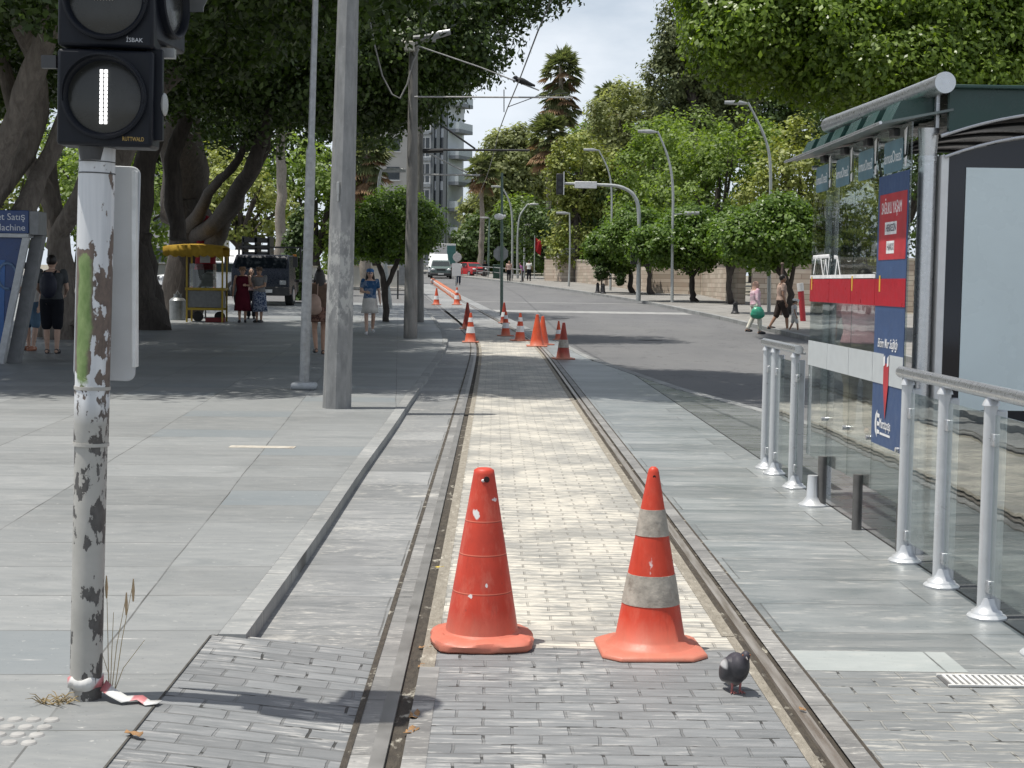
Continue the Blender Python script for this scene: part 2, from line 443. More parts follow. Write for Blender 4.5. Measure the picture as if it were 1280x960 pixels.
# the street
strip('road', roadL, roadR, -10, 200, -.07, ASPH, 3)
strip('crosswalk', lambda Y: roadL(Y)+.2, lambda Y: roadR(Y)-.2, 61.5, 63.6, -.066, WPAINT, 1)
strip('crosswalk', lambda Y: roadL(Y)+.2, lambda Y: roadR(Y)-.2, 74, 74.5, -.066, WPAINT, 1)
strip('kerb', roadR, lambda Y: roadR(Y)+.2, -10, 200, .06, KERB, 1, skirt=.16)
strip('sidewalk', lambda Y: roadR(Y)+.2, lambda Y: roadR(Y)+9, -10, 200, .056, RPAVE, 1)
# tactile paving at the lower left
mb = MB()
for i in range(5):
    for j in range(4):
        for (ox, oy) in ((0, 0),):
            c = Vector((-1.47-.062*i, 4.80+.085*j, SW+.0005))
            mb.lathe([(.026, 0), (.022, .006), (.012, .008)], 10, Matrix.Translation(c))
tag(mb.build('tactile_paving', mat('tactile stone', (.36,.355,.34), .6)), kind='structure')
# ------------------------------------------------------------------ people
SKIN = {k: mat('skin '+k, c, .55, var=.08) for k, c in {'tan': (.42,.25,.17), 'light': (.55,.36,.27), 'brown': (.30,.175,.115)}.items()}
def cloth(name, col, pattern=None, psc=14):
    key = 'cloth '+name
    if key in _mc: return _mc[key]
    t = NT(key); p = t.pos(obj=True)
    f = t.noise(p, 5, 4)
    c = t.mix(t.ramp(f, .3, .7), [x*.8 for x in col], [min(1, x*1.15) for x in col])
    if pattern:
        c = t.mix(t.ramp(t.noise(p, psc, 3, .7), .47, .53), c, pattern)
    _mc[key] = t.done(t.pbr(c, .85, normal=t.bump(t.noise(p, 18, 3), .35, .02), spec=.2)); return _mc[key]
HAIRM = mat('dark hair', (.018,.013,.010), .5, var=.4, scale=40)
EYEM = mat('dark eyes', (.02,.015,.012), .3)
LIPM = mat('lips', (.32,.12,.10), .5)

def V3(*a): return Vector(a)
def person(label, pos, rz=0., H=1.72, skin='tan', group=None, legs=(0., 0., 0., 0.), arms=None, lean=0., top=None, bottom=None,
           hair='short', hat=None, shoes=None, build=1., vox=.013, child=False, tsleeve=.55):
    """faces local -Y; legs = (knee fwd L, ankle fwd L, knee fwd R, ankle fwd R)"""
    s = H/1.72; b = build
    hs = 1.25 if child else 1.0
    Q = lambda x, y, z: V3(x*s, -y*s, z*s)         # y forward
    L = lean
    sh = Q(0, L*.5, 1.43)
    J = {}
    for sd, (kf, af) in ((-1, legs[0:2]), (1, legs[2:4])):
        lift = max(0, -af)*.28
        J['hip', sd] = Q(.092*sd*b, 0, .92); J['knee', sd] = Q(.095*sd, kf, .495+abs(kf)*.05); J['ank', sd] = Q(.085*sd, af, .085+lift)
        J['sho', sd] = Q(.185*sd*b, L*.5, 1.42)
        if arms and arms[0 if sd < 0 else 1]:
            e, w = arms[0 if sd < 0 else 1]
            J['elb', sd] = Q(e[0]*sd, e[1], e[2]); J['wri', sd] = Q(w[0]*sd, w[1], w[2])
        else:
            J['elb', sd] = Q(.245*sd*b, L*.3-.03, 1.13); J['wri', sd] = Q(.27*sd*b, L*.2+.06, .885)
    hc = Q(0, L*.62+.02, 1.60 if not child else 1.585)
    def limb(mb, a, c, r0, r1, n=10, m=1.0):
        mid = a.lerp(c, .35)
        mb.path([a, mid, c], [r0*s*m, (r0*.98+.0)*s*m, r1*s*m], n); mb.ball(a, r0*s*m, 10, 6); mb.ball(c, r1*s*m, 10, 6)
    mb = MB()
    def torso(mb, e=0., z0=.86, z1=1.46):
        prof = [(.86,.155,.105),(.95,.165,.115),(1.08,.14,.10),(1.22,.158,.115),(1.34,.178,.115),(1.42,.165,.09),(1.47,.075,.065)]
        vs = []; fs = []; n = 16; k = 0
        for z, rx, ry in prof:
            if z < z0 or z > z1+.02: continue
            y = L*.5*max(0, (z-.9)/.55)
            for i in range(n):
                t = 2*PI*i/n; ex = .75
                cxx = math.copysign(abs(math.cos(t))**ex, math.cos(t)); sy = math.copysign(abs(math.sin(t))**ex, math.sin(t))
                vs.append(Q((rx*b+e)*cxx, y+(ry*b+e)*sy, z))
            k += 1
        for j in range(k-1):
            for i in range(n):
                i2 = (i+1) % n; fs.append((j*n+i, j*n+i2, (j+1)*n+i2, (j+1)*n+i))
        fs.append(tuple(range(n-1,-1,-1))); fs.append(tuple(range((k-1)*n, k*n)))
        mb.add(vs, fs)
    torso(mb)
    mb.tube(Q(0, L*.5, 1.42), hc - Q(0,0,.06), .058*s, .052*s, 10)
    R = .105*s*hs
    mb.ball(hc, (R*.76, R*.95, R*1.1), 14, 10)
    mb.ball(hc+Q(0,.025,-.055)*hs, (R*.58, R*.62, R*.62), 12, 8)
    mb.ball(hc+Q(0,.105,-.012)*hs, (.012*s,.018*s,.022*s), 8, 6)
    for sd in (-1, 1): mb.ball(hc+Q(.083*sd,-.005,-.005)*hs, (.012*s,.02*s,.03*s), 8, 6)
    for sd in (-1, 1):
        limb(mb, J['hip', sd], J['knee', sd], .082*b, .052); limb(mb, J['knee', sd], J['ank', sd], .055, .036)
        limb(mb, J['sho', sd], J['elb', sd], .048*b, .037); limb(mb, J['elb', sd], J['wri', sd], .039, .026)
        a = J['ank', sd]; toe = a+Q(.02*sd, .155, -.052)
        mb.path([a+Q(0,-.05,-.045), a+Q(0,.04,-.04), toe], [.036*s,.042*s,.028*s], 8); mb.ball(toe, .028*s, 8, 6); mb.ball(a+Q(0,-.05,-.045), .036*s, 8, 6)
        w = J['wri', sd]; d = (w-J['elb', sd]).normalized(); side = Vector((1,0,0)) if abs(d.x) < .8 else Vector((0,0,1)); fw = d.cross(side).normalized()
        palm = w+d*.05*s
        mb.ball(palm, (.022*s,.040*s,.05*s), 8, 6)
        for k, ln in enumerate((.062,.075,.07,.055)):
            o = palm + fw*((k-1.5)*.021*s) + d*.035*s
            mid = o + d*ln*.55*s + side*(-sd*.006*s); mb.path([o, mid, mid+d*ln*.45*s+side*(-sd*.016*s)], [.0095*s,.009*s,.0075*s], 6)
        mb.path([palm-d*.02*s, palm+fw*.045*s+d*.02*s, palm+fw*.052*s+d*.05*s], [.012*s,.011*s,.009*s], 6)
    body = remesh(mb, 'person', [SKIN[skin], EYEM, LIPM], vox*.85, None, 2)
    me = body.data
    for pl in me.polygons:                        # eyes and mouth on the face
        q = pl.center - hc
        fwd = -q.y/(s*hs)
        if fwd > .07:
            x, z = abs(q.x)/(s*hs), q.z/(s*hs)
            if abs(x-.033) < .016 and abs(z-.012) < .010: pl.material_index = 1
            elif x < .026 and abs(z+.058) < .009: pl.material_index = 2
    body.location = pos; body.rotation_euler = (0, 0, rz)
    tag(body, label, 'person', group)
    if top:
        m = MB(); tname, tm = top[0], top[1]
        torso(m, .022, .90 if tname != 'vest' else .9, 1.43)
        if tname != 'sleeveless top':
            for sd in (-1, 1):
                el = J['sho', sd].lerp(J['elb', sd], tsleeve if tsleeve <= 1 else 1)
                limb(m, J['sho', sd], el, .064*b, .058)
                if tsleeve > 1: limb(m, J['elb', sd], J['elb', sd].lerp(J['wri', sd], .9), .058, .045)
        remesh(m, tname.replace(' ', '_'), tm, vox, body, 3)
    if bottom:
        bn, bmat_, ln = bottom
        m = MB()
        if bn in ('shorts', 'trousers', 'jeans'):
            vs0 = Q(0,0,.86)
            m.ball(Q(0,0,.93), (.175*s*b,.132*s*b,.115*s), 14, 8)
            for sd in (-1, 1):
                h, k, a = J['hip', sd], J['knee', sd], J['ank', sd]
                if ln <= 1: limb(m, h, h.lerp(k, ln), .105*b, .093)
                else:
                    limb(m, h, k, .105*b, .078); limb(m, k, k.lerp(a, ln-1), .078, .07)
            remesh(m, bn, bmat_, vox, body, 3)
        else:                                      # skirts and dresses: flared, folded rings
            z1 = ln; rings = [(1.0,.150,.112),(.93,.178,.135),(.82,.195,.155),((.82+z1)/2,.20+.02*(.8-z1),.165+.04*(.8-z1)),(z1,.205+.07*(.8-z1),.17+.09*(.8-z1))]
            if bn == 'dress': rings = [(1.44,.15,.095),(1.36,.188,.125),(1.22,.176,.135),(1.08,.16,.122)]+rings
            vs = []; fs = []; n = 32; ph = random.random()*6
            for j, (z, rx, ry) in enumerate(rings):
                fold = .0 if z > .85 else .10*(.85-z)
                sway = (legs[1]+legs[3])*.25*max(0, .9-z)
                for i in range(n):
                    t = 2*PI*i/n; r = 1+fold*math.sin(t*7+ph)+fold*.5*math.sin(t*11+1)
                    y = L*.5*max(0, (z-.9)/.55)
                    vs.append(Q(rx*b*r*math.cos(t), y+sway+ry*b*r*math.sin(t), z))
            for j in range(len(rings)-1):
                for i in range(n):
                    i2 = (i+1) % n; fs.append((j*n+i, (j+1)*n+i, (j+1)*n+i2, j*n+i2))
            m.add(vs, fs); o = m.build(bn, bmat_, body, fix=False)
            sol = o.modifiers.new('thick', 'SOLIDIFY'); sol.thickness = .012
    if hair:
        m = MB()
        m.ball(hc+Q(0,-.022,.03)*hs, (R*.86, R*.98, R*1.0), 14, 10)
        if hair == 'long':
            m.path([hc+Q(0,-.035,.06), hc+Q(0,-.06,-.02), hc+Q(0,-.085,-.14), hc+Q(0,-.10,-.30)], [R*.7, R*.9, R*.9, R*.6], 12, ell=.65, up=(0,1,0))
            for sd in (-1, 1): m.path([hc+Q(.06*sd,-.02,.02), hc+Q(.09*sd,.0,-.12), hc+Q(.10*sd,.03,-.27)], [R*.4, R*.38, R*.22], 8)
        if hair == 'bun': m.ball(hc+Q(0,-.11,.05), R*.42, 8, 6)
        if hair == 'scarf':
            m = MB(); m.ball(hc+Q(0,-.02,.012), (R*.95, R*1.08, R*1.12), 14, 10)
            m.path([hc+Q(0,-.03,-.03), hc+Q(0,-.03,-.13), hc+Q(0,-.02,-.23)], [R*.9, R*1.05, R*1.5], 12)
            remesh(m, 'headscarf', hat, vox, body, 2)
        else: remesh(m, 'hair', HAIRM, vox*.9, body, 2)
    if hat and hair != 'scarf':
        m = MB(); M_ = Matrix.Translation(hc+Q(0,-.01,.05)*hs)
        if hat[0] == 'cap':
            m.lathe([(R*.93,-.0),(R*.97,R*.3),(R*.85,R*.66),(R*.45,R*.88),(R*.05,R*.93)], 18, M_)
            m.path([hc+Q(0,.06,.058)*hs, hc+Q(0,.13,.05)*hs, hc+Q(0,.175,.04)*hs], [R*.72,R*.7,R*.45], 12, ell=.10)
        else:
            m.lathe([(R*1.75,-.02*s),(R*1.0,.012*s),(R*.95,R*.55),(R*.8,R*.8),(R*.1,R*.86)], 22, M_)
        m.build(hat[0], hat[1], body)
    if shoes:
        for sd in (-1, 1):
            m = MB(); a = J['ank', sd]
            m.path([a+Q(0,-.065,-.045), a+Q(0,.03,-.042), a+Q(.018*sd,.13,-.055), a+Q(.02*sd,.185,-.06)], [.043*s,.05*s,.044*s,.026*s], 10, ell=.8)
            m.build('shoe', shoes, body)
    return body

SH = mat('dark trainers', (.03,.03,.035), .6); SHW = mat('white trainers', (.6,.6,.6), .6)
BLK = cloth('black', (.012,.013,.018)); GREYT = cloth('dark grey', (.075,.08,.085)); WHITEC = cloth('white', (.72,.72,.70))
UP = PI   # facing away from the camera
def at(px, py, off=0): return G(px, py, off)

pm = person('man in a grey T-shirt and black shorts standing with his back turned', at(65,442,SW), UP+.1, 1.86, 'light', legs=(.0,-.02,.02,.03), top=('t-shirt', GREYT), bottom=('shorts', BLK, 1.0), hair='short', shoes=SH,
       arms=(((.25,.05,1.15),(.19,.24,1.05)),((.25,.05,1.15),(.17,.22,1.0))), build=1.08)
bp = MB(); bp.ball((0,.0,0), (.17,.11,.25), 14, 10); bp.ball((0,.08,-.07), (.13,.06,.13), 12, 8); bp.box((0,-.02,.22),(.16,.1,.07))
o = remesh(bp, 'backpack', mat('black nylon', (.012,.014,.03), .6), .014, None, 4, loc=at(65,442,SW)+Vector((0,-.22,1.29)))
tag(o, 'black backpack on the back of the man by the ticket machine', 'backpack')
for sx in (-.1, .1):
    st = MB(); st.path([(sx,.04,.22),(sx*1.05,.16,.28),(sx*1.1,.28,.2),(sx*1.1,.31,.0)], .018, 6, ell=.4); st.build('strap', BLK, o)
person('person in a white shirt, denim shorts and dark cap beside the ticket machine', at(40,438,SW), -.5, 1.72, 'light', legs=(.02,.0,-.01,.05), top=('shirt', WHITEC), bottom=('shorts', cloth('denim', (.10,.17,.25)), .95),
       hair='short', hat=('cap', BLK), shoes=mat('tan sandals', (.35,.15,.09), .7), arms=(((.23,.10,1.16),(.10,.27,1.12)), None))
person('woman in a long dark red dress and sun hat under the trees', at(303,403,SW), .1, 1.66, 'tan', legs=(.0,.02,.02,-.03), bottom=('dress', cloth('dark red', (.085,.008,.018)), .36), hair='bun', hat=('sun_hat', mat('straw', (.20,.12,.07), .8)), shoes=SH, build=1.08,
       arms=(None, ((.25,.12,1.15),(.14,.3,1.16))))
person('woman in a grey top and blue patterned long skirt with a brown hat', at(324,403,SW), -.35, 1.66, 'tan', legs=(.0,.0,.03,.04), top=('blouse', cloth('grey', (.23,.23,.23))), bottom=('skirt', cloth('blue print', (.30,.34,.42), (.045,.07,.14), 22), .34), hair='bun',
       hat=('sun_hat', mat('brown straw', (.10,.065,.045), .8)), shoes=SH, build=1.1, arms=(((.25,.12,1.16),(.12,.3,1.14)), ((.25,.1,1.15),(.12,.28,1.1))))
person('dark haired person half hidden behind the two women in hats', at(314,398.5,SW), .15, 1.62, 'light', top=('blouse', cloth('dull pink', (.24,.17,.17))), bottom=('trousers', BLK, 1.9), hair='long', shoes=SH)
wb = person('woman with bare shoulders walking away behind the octagonal pole', at(399,443,SW), UP+.25, 1.68, 'tan', legs=(.10,.08,.02,-.16), top=('sleeveless top', cloth('brown', (.13,.085,.06))), bottom=('skirt', cloth('brown print', (.07,.035,.028), (.20,.11,.08), 16), .66), hair='long', shoes=SH, build=.98)
bg = MB(); bg.ball((0,0,0),(.15,.085,.20),14,10); bg.ball((0,0,-.1),(.165,.09,.13),14,8)
o = remesh(bg, 'shoulder_bag', mat('tan leather', (.37,.25,.19), .6), .013, None, 4, loc=at(399,443,SW)+Vector((-.09,-.2,1.0)))
tag(o, 'tan drawstring bag on the back of the woman behind the octagonal pole', 'bag')
for sx in (-.07, .07):
    st = MB(); st.path([(sx,.02,.17),(sx,.05,.36),(sx*1.2,.18,.47)], .009, 6); st.build('strap', mat('tan leather', (.37,.25,.19)), o)
person('young woman in a blue top, blue cap and white skirt walking this way', at(462,418,SW), .12, 1.70, 'light', legs=(.08,.14,-.02,-.2), top=('t-shirt', cloth('blue', (.03,.085,.19), (.16,.22,.32), 6)), bottom=('skirt', cloth('off white', (.62,.60,.56)), .56), hair='long',
       hat=('cap', cloth('cap blue', (.06,.16,.36))), shoes=SHW, build=.98, arms=(((.24,.04,1.14),(.12,.2,1.12)), None))
person('broad man in a pink T-shirt standing behind the shelter glass', P(1073,540,16.2)+Vector((0,0,.0)) - Vector((0,0,P(1073,540,16.2).z)), UP-.5, 1.76, 'tan', legs=(.05,.06,-.02,-.06), top=('t-shirt', cloth('pink', (.78,.45,.47))), bottom=('trousers', cloth('khaki', (.33,.28,.20)), 1.9), hair='short', shoes=SH, build=1.2, lean=.06,
       arms=(((.33,.02,1.18),(.26,.2,1.02)), None))
RWG = None
w9 = person('woman in a pink top, head scarf and white trousers crossing the street', at(943,417,-.06), PI/2+.15, 1.60, 'tan', legs=(.13,.16,-.05,-.22), top=('blouse', cloth('pale pink', (.66,.42,.50), (.72,.55,.6), 9)), bottom=('trousers', cloth('cream', (.66,.64,.56)), 1.85), hair='scarf', hat=cloth('scarf pink', (.50,.33,.26)), shoes=SH, build=1.2, tsleeve=1.5)
gb = MB(); gb.ball((0,0,0),(.21,.12,.19),14,10); gb.ball((0,0,-.05),(.23,.12,.14),14,8); gb.path([(-.12,0,.15),(-.05,0,.3),(.05,0,.3),(.12,0,.15)], .014, 6)
o = remesh(gb, 'carrier_bag', mat('green plastic bag', (.04,.30,.19), .35), .016, None, 4, loc=at(943,417,-.06)+Vector((.03,-.30,.64)))
tag(o, 'green carrier bag hanging from the hand of the woman in pink', 'bag')
person('man in a tan T-shirt and dark shorts striding across the street', at(975,415,-.06), PI/2+.1, 1.80, 'brown', legs=(.16,.20,-.10,-.30), top=('t-shirt', cloth('tan shirt', (.46,.34,.28))), bottom=('shorts', cloth('dark brown', (.045,.035,.03)), 1.0), hair='short', shoes=SH, lean=.05)
person('small child in pale clothes and a white cap walking beside the man', at(992,417,-.06), PI/2, 1.06, 'brown', legs=(.16,.2,-.06,-.22), top=('t-shirt', cloth('pale print', (.62,.60,.58), (.40,.40,.42), 12)), bottom=('shorts', cloth('pale grey', (.55,.54,.52)), .8), hair='short', hat=('cap', WHITEC), shoes=SH, child=True, build=1.05)
person('pedestrian in a white T-shirt and black trousers on the far right pavement', at(661,351,.06), PI-.3, 1.75, 'brown', legs=(.05,.08,-.02,-.1), top=('t-shirt', WHITEC), bottom=('trousers', BLK, 1.85), hair='short', shoes=SH, vox=.02)
person('pedestrian in a purple top bending forward on the far pavement', at(653,352,.06), -PI/2-.2, 1.55, 'tan', legs=(.06,.06,0,-.08), lean=.35, top=('t-shirt', cloth('purple', (.33,.12,.32))), bottom=('trousers', BLK, 1.85), hair='short', shoes=SH, vox=.02)
person('pedestrian in a pale top and dark trousers walking on the far street', at(573,356), UP, 1.72, 'tan', legs=(.05,.1,0,-.12), top=('t-shirt', WHITEC), bottom=('trousers', cloth('navy', (.02,.03,.06)), 1.85), hair='short', shoes=SH, vox=.02)
person('pedestrian in a peach top standing by the far railings', at(636,351.5,.06), .2, 1.68, 'tan', top=('blouse', cloth('peach', (.55,.38,.33))), bottom=('trousers', BLK, 1.9), hair='long', shoes=SH, vox=.02)
# ------------------------------------------------------------------ foliage
def leaf_mat(name, dark, light, trans, rough=.45, tfac=.3, spec=.4):
    t = NT(name)
    r = t.n('NewGeometry').outputs['Random Per Island']
    big = t.noise(t.pos(obj=True), .55, 3)
    c = t.mix(r, dark, light)
    f = t.ramp(big, .3, .7, .75, 1.2)
    c = t.mix(1., c, t.n('CombineColor', {0: f, 1: f, 2: f}).outputs[0], 'MULTIPLY')
    a = t.pbr(c, rough, spec=spec)
    b = t.n('BsdfTranslucent', {'Color': t.mix(1., c, trans, 'MULTIPLY')})
    mx = t.n('MixShader', {0: tfac}); t.set(mx, 1, a.outputs[0]); t.set(mx, 2, b.outputs[0])
    return t.done(mx)
FICUS = leaf_mat('ficus leaves', (.026,.045,.012), (.085,.135,.030), (1.6,1.8,.5), .40, .24)
BRIGHT = leaf_mat('bright street tree leaves', (.075,.125,.018), (.21,.295,.052), (1.7,1.8,.5), .36, .40)
ORANGE = leaf_mat('orange tree leaves', (.06,.115,.018), (.16,.25,.042), (1.6,1.7,.5), .4, .36)
MIDG = leaf_mat('mid green leaves', (.10,.155,.035), (.23,.31,.08), (1.6,1.7,.6), .5, .42)
FEATH = leaf_mat('feathery grey green leaves', (.19,.22,.10), (.32,.35,.17), (1.5,1.5,.8), .6, .48)
YELG = leaf_mat('yellow green leaves', (.15,.19,.04), (.33,.36,.10), (1.3,1.3,.6), .5)
DARKG = leaf_mat('deep green leaves', (.040,.072,.022), (.10,.155,.042), (1.4,1.5,.6), .5)
PINE = leaf_mat('pine needles', (.085,.11,.040), (.165,.185,.075), (1.2,1.3,.7), .6, .2)
PALMG = leaf_mat('palm fronds', (.11,.14,.06), (.24,.26,.12), (1.2,1.3,.7), .5)
PALMD = leaf_mat('dead palm fronds', (.20,.125,.070), (.40,.27,.16), (1.1,1.,.8), .8)
def m_bark(name, a, b, sc=1.):
    t = NT(name); p = t.pos((4*sc, 4*sc, .9*sc), obj=True)
    n1 = t.noise(p, 3, 7, .65, .6); n2 = t.noise(t.pos(obj=True), 1.1, 5)
    c = t.mix(t.ramp(n1, .3, .7), a, b); c = t.mix(t.ramp(n2, .45, .7, 0, .5), c, [x*.55 for x in a])
    return t.done(t.pbr(c, .85, normal=t.bump(n1, .9, .05)))
BARK = m_bark('ficus bark', (.12,.10,.085), (.27,.235,.20))
BARKD = m_bark('dark bark', (.038,.031,.026), (.095,.08,.068))
BARKP = m_bark('palm trunk', (.22,.19,.155), (.38,.34,.29), 2.)

def crown(name, ells, n_clump, clump_r, n_leaf, L, W, m, parent, seed=1, flat=.75, up=.55, droop=0., inner=.62):
    """a crown of leaf clumps spread through ellipsoids [(c, r)]; clumps sit mostly near the shell, leaves face outward and up"""
    rs = np.random.default_rng(seed)
    cs = np.array([e[0] for e in ells], float); rr = np.array([e[1] for e in ells], float)
    w = (rr[:,0]*rr[:,1]*rr[:,2])**(2/3.); w = w/w.sum()
    k = rs.choice(len(ells), n_clump, p=w)
    d = rs.normal(size=(n_clump, 3)); d /= np.linalg.norm(d, axis=1)[:,None]
    f = inner + (1.03-inner)*rs.random(n_clump)**.7
    cc = cs[k] + d*f[:,None]*rr[k]
    size = clump_r*(.55+.75*rs.random(n_clump))
    N = n_clump*n_leaf
    ci = np.repeat(np.arange(n_clump), n_leaf)
    q = rs.normal(size=(N, 3)); q /= np.linalg.norm(q, axis=1)[:,None]
    rad_ = (.35+.75*rs.random(N)**.6)
    off = q*rad_[:,None]*size[ci][:,None]; off[:,2] *= flat
    off[:,2] -= droop*rs.random(N)*size[ci]
    p = cc[ci]+off
    nrm = q*.65 + d[ci]*.5 + np.array([0,0,up]) + rs.normal(size=(N,3))*.42
    nrm /= np.linalg.norm(nrm, axis=1)[:,None]
    t = np.cross(nrm, rs.normal(size=(N,3))); t[:,2] -= droop; t -= nrm*(t*nrm).sum(1)[:,None]
    t /= np.linalg.norm(t, axis=1)[:,None]+1e-9
    b = np.cross(nrm, t)
    s = (.65+.7*rs.random(N))[:,None]
    V = np.empty((N, 4, 3), np.float32)
    V[:,0] = p - t*L*.5*s; V[:,1] = p + b*W*.5*s - nrm*L*.08*s - t*L*.05*s; V[:,2] = p + t*L*.5*s - nrm*L*.10*s; V[:,3] = p - b*W*.5*s - nrm*L*.08*s - t*L*.05*s
    me = bpy.data.meshes.new(name)
    me.vertices.add(N*4); me.loops.add(N*4); me.polygons.add(N)
    me.vertices.foreach_set('co', V.reshape(-1))
    me.loops.foreach_set('vertex_index', np.arange(N*4, dtype=np.int32))
    me.polygons.foreach_set('loop_start', np.arange(0, N*4, 4, dtype=np.int32))
    me.update(calc_edges=True); me.materials.append(m)
    o = bpy.data.objects.new(name, me); COL.objects.link(o); o.parent = parent
    return o
def wob(pts, amt, seed=0, sub=4):
    """bend a polyline and refine it"""
    r = random.Random(seed); out = []
    P_ = [Vector(p[:3]) for p in pts]; R_ = [p[3] for p in pts]
    rr = []
    for i in range(len(P_)-1):
        p0 = P_[max(0, i-1)]; p1 = P_[i]; p2 = P_[i+1]; p3 = P_[min(len(P_)-1, i+2)]
        for k in range(sub):
            t = k/sub
            q = .5*((2*p1)+(p2-p0)*t+(2*p0-5*p1+4*p2-p3)*t*t+(3*p1-p0-3*p2+p3)*t**3)
            j = amt*R_[i]
            out.append(q+Vector((r.uniform(-j,j), r.uniform(-j,j), r.uniform(-j,j)*.5))); rr.append((R_[i]+(R_[i+1]-R_[i])*t)*r.uniform(.9,1.1))
    out.append(P_[-1]); rr.append(R_[-1])
    return out, rr
def limbs(mb, lst, seed=0, n=10, amt=.25):
    for i, l in enumerate(lst):
        p, r = wob(l, amt, seed+i); mb.path(p, r, n)
def tree(label, base, ells, leaf, trunk=None, name='tree', bark=None, group=None, cl=(60, .7, 60), L=.2, W=.11, seed=1, tr=.2, dz=0, **k):
    """ells in local coordinates about the base"""
    t = thing(name, label, 'tree', base, 0, group)
    mb = MB()
    if trunk: limbs(mb, trunk, seed)
    else:
        c0 = Vector(ells[0][0]); rz = ells[0][1][2]; r0 = random.Random(seed)
        top = Vector((c0.x*.9, c0.y*.9, max(c0.z, .3)))
        zb = max(.3, (c0.z-rz)*.95)
        limbs(mb, [[(0,0,-.2,tr*1.25),(c0.x*.2,c0.y*.2,zb*.5,tr),(c0.x*.5,c0.y*.5,zb,tr*.85),(*top,tr*.4)]], seed)
        for e in ells:
            for _ in range(3):
                d = Vector((r0.uniform(-1,1)*e[1][0], r0.uniform(-1,1)*e[1][1], r0.uniform(-.2,.6)*e[1][2]))*.65
                q = Vector(e[0])+d
                s_ = Vector((c0.x*.5, c0.y*.5, zb))
                limbs(mb, [[(*s_, tr*.55), (*(s_.lerp(q,.5)+Vector((0,0,.1*e[1][2]))), tr*.35), (*q, tr*.12)]], seed+9, 7)
    mb.build('trunk', bark or BARKD, t, angle=60)
    crown('crown', ells, cl[0], cl[1], cl[2], L, W, leaf, t, seed, **k)
    return t
def E(px, py, Y, rx_px, rz_px, ry, base):     # ellipsoid given where it shows in the picture, local to base
    c = P(px, py, Y)-Vector(base); s = Y/F
    return (tuple(c), (rx_px*s, ry, rz_px*s))
def W4(px, py, Y, r, base):
    c = P(px, py, Y)-Vector(base); return (c.x, c.y, c.z, r)

# ---- the big ficus trees on the plaza
b = G(-48, 452, SW)
tree('big ficus at the left edge with a pale leaning trunk behind the ticket machine', b,
     [((2.5,-3.,7.6),(4.5,4.5,2.3)), ((-1,-4.,7.8),(4,4,2.5)), ((4,2.,8.2),(5,5,2.6)), ((-3,1,8),(5,5,3)), ((6.9,-2.2,7.5),(2.4,3.6,1.7))], FICUS,
     trunk=[[W4(-70,470,b.y,.45,b), W4(-45,330,b.y,.30,b), W4(2,190,b.y-.5,.21,b), W4(40,90,b.y-1,.20,b), W4(80,-40,b.y-1.5,.2,b), W4(130,-120,b.y-2,.12,b)],
            [W4(-40,420,b.y,.34,b), W4(14,300,b.y+1,.20,b), W4(62,190,b.y+2,.17,b), W4(120,60,b.y+2,.13,b), W4(190,-60,b.y+2,.12,b)],
            [W4(-60,300,b.y,.26,b), W4(0,240,b.y+1.5,.18,b), W4(52,140,b.y+2,.15,b), W4(20,10,b.y+1,.15,b)],
            [W4(-10,205,b.y-.3,.2,b), W4(-70,90,b.y,.18,b), W4(-90,-40,b.y,.12,b)]],
     name='ficus_tree', bark=BARK, cl=(1200,.68,100), L=.155, W=.092, seed=3, group='big ficus trees on the plaza')
b = G(92, 424, SW)
tree('ficus with several pale crossing trunks between the ticket machine and the signal pole', b,
     [((0,0,8.6),(6.,4.5,2.6)), ((3.0,-1,7.8),(3.2,2.6,2.0)), ((-4,2,8),(5,4,2.6))], FICUS,
     trunk=[[W4(80,432,b.y,.42,b), W4(78,340,b.y,.28,b), W4(62,260,b.y,.21,b), W4(30,180,b.y,.22,b), W4(0,60,b.y,.15,b)],
            [W4(100,420,b.y,.45,b), W4(120,300,b.y+.6,.33,b), W4(150,200,b.y+.6,.28,b), W4(200,110,b.y,.24,b), W4(285,22,b.y-1,.2,b), W4(340,2,b.y-2,.17,b), W4(420,3,b.y-3,.13,b), W4(520,-15,b.y-4,.07,b)],
            [W4(66,310,b.y,.22,b), W4(110,220,b.y-.6,.19,b), W4(130,130,b.y-.6,.15,b), W4(100,0,b.y-1,.14,b)],
            [W4(55,430,b.y+1,.3,b), W4(75,330,b.y+1,.24,b), W4(60,200,b.y+1,.2,b)]],
     name='ficus_tree', bark=BARK, cl=(1100,.66,90), L=.155, W=.092, seed=4, group='big ficus trees on the plaza')
b = G(190, 412, SW)
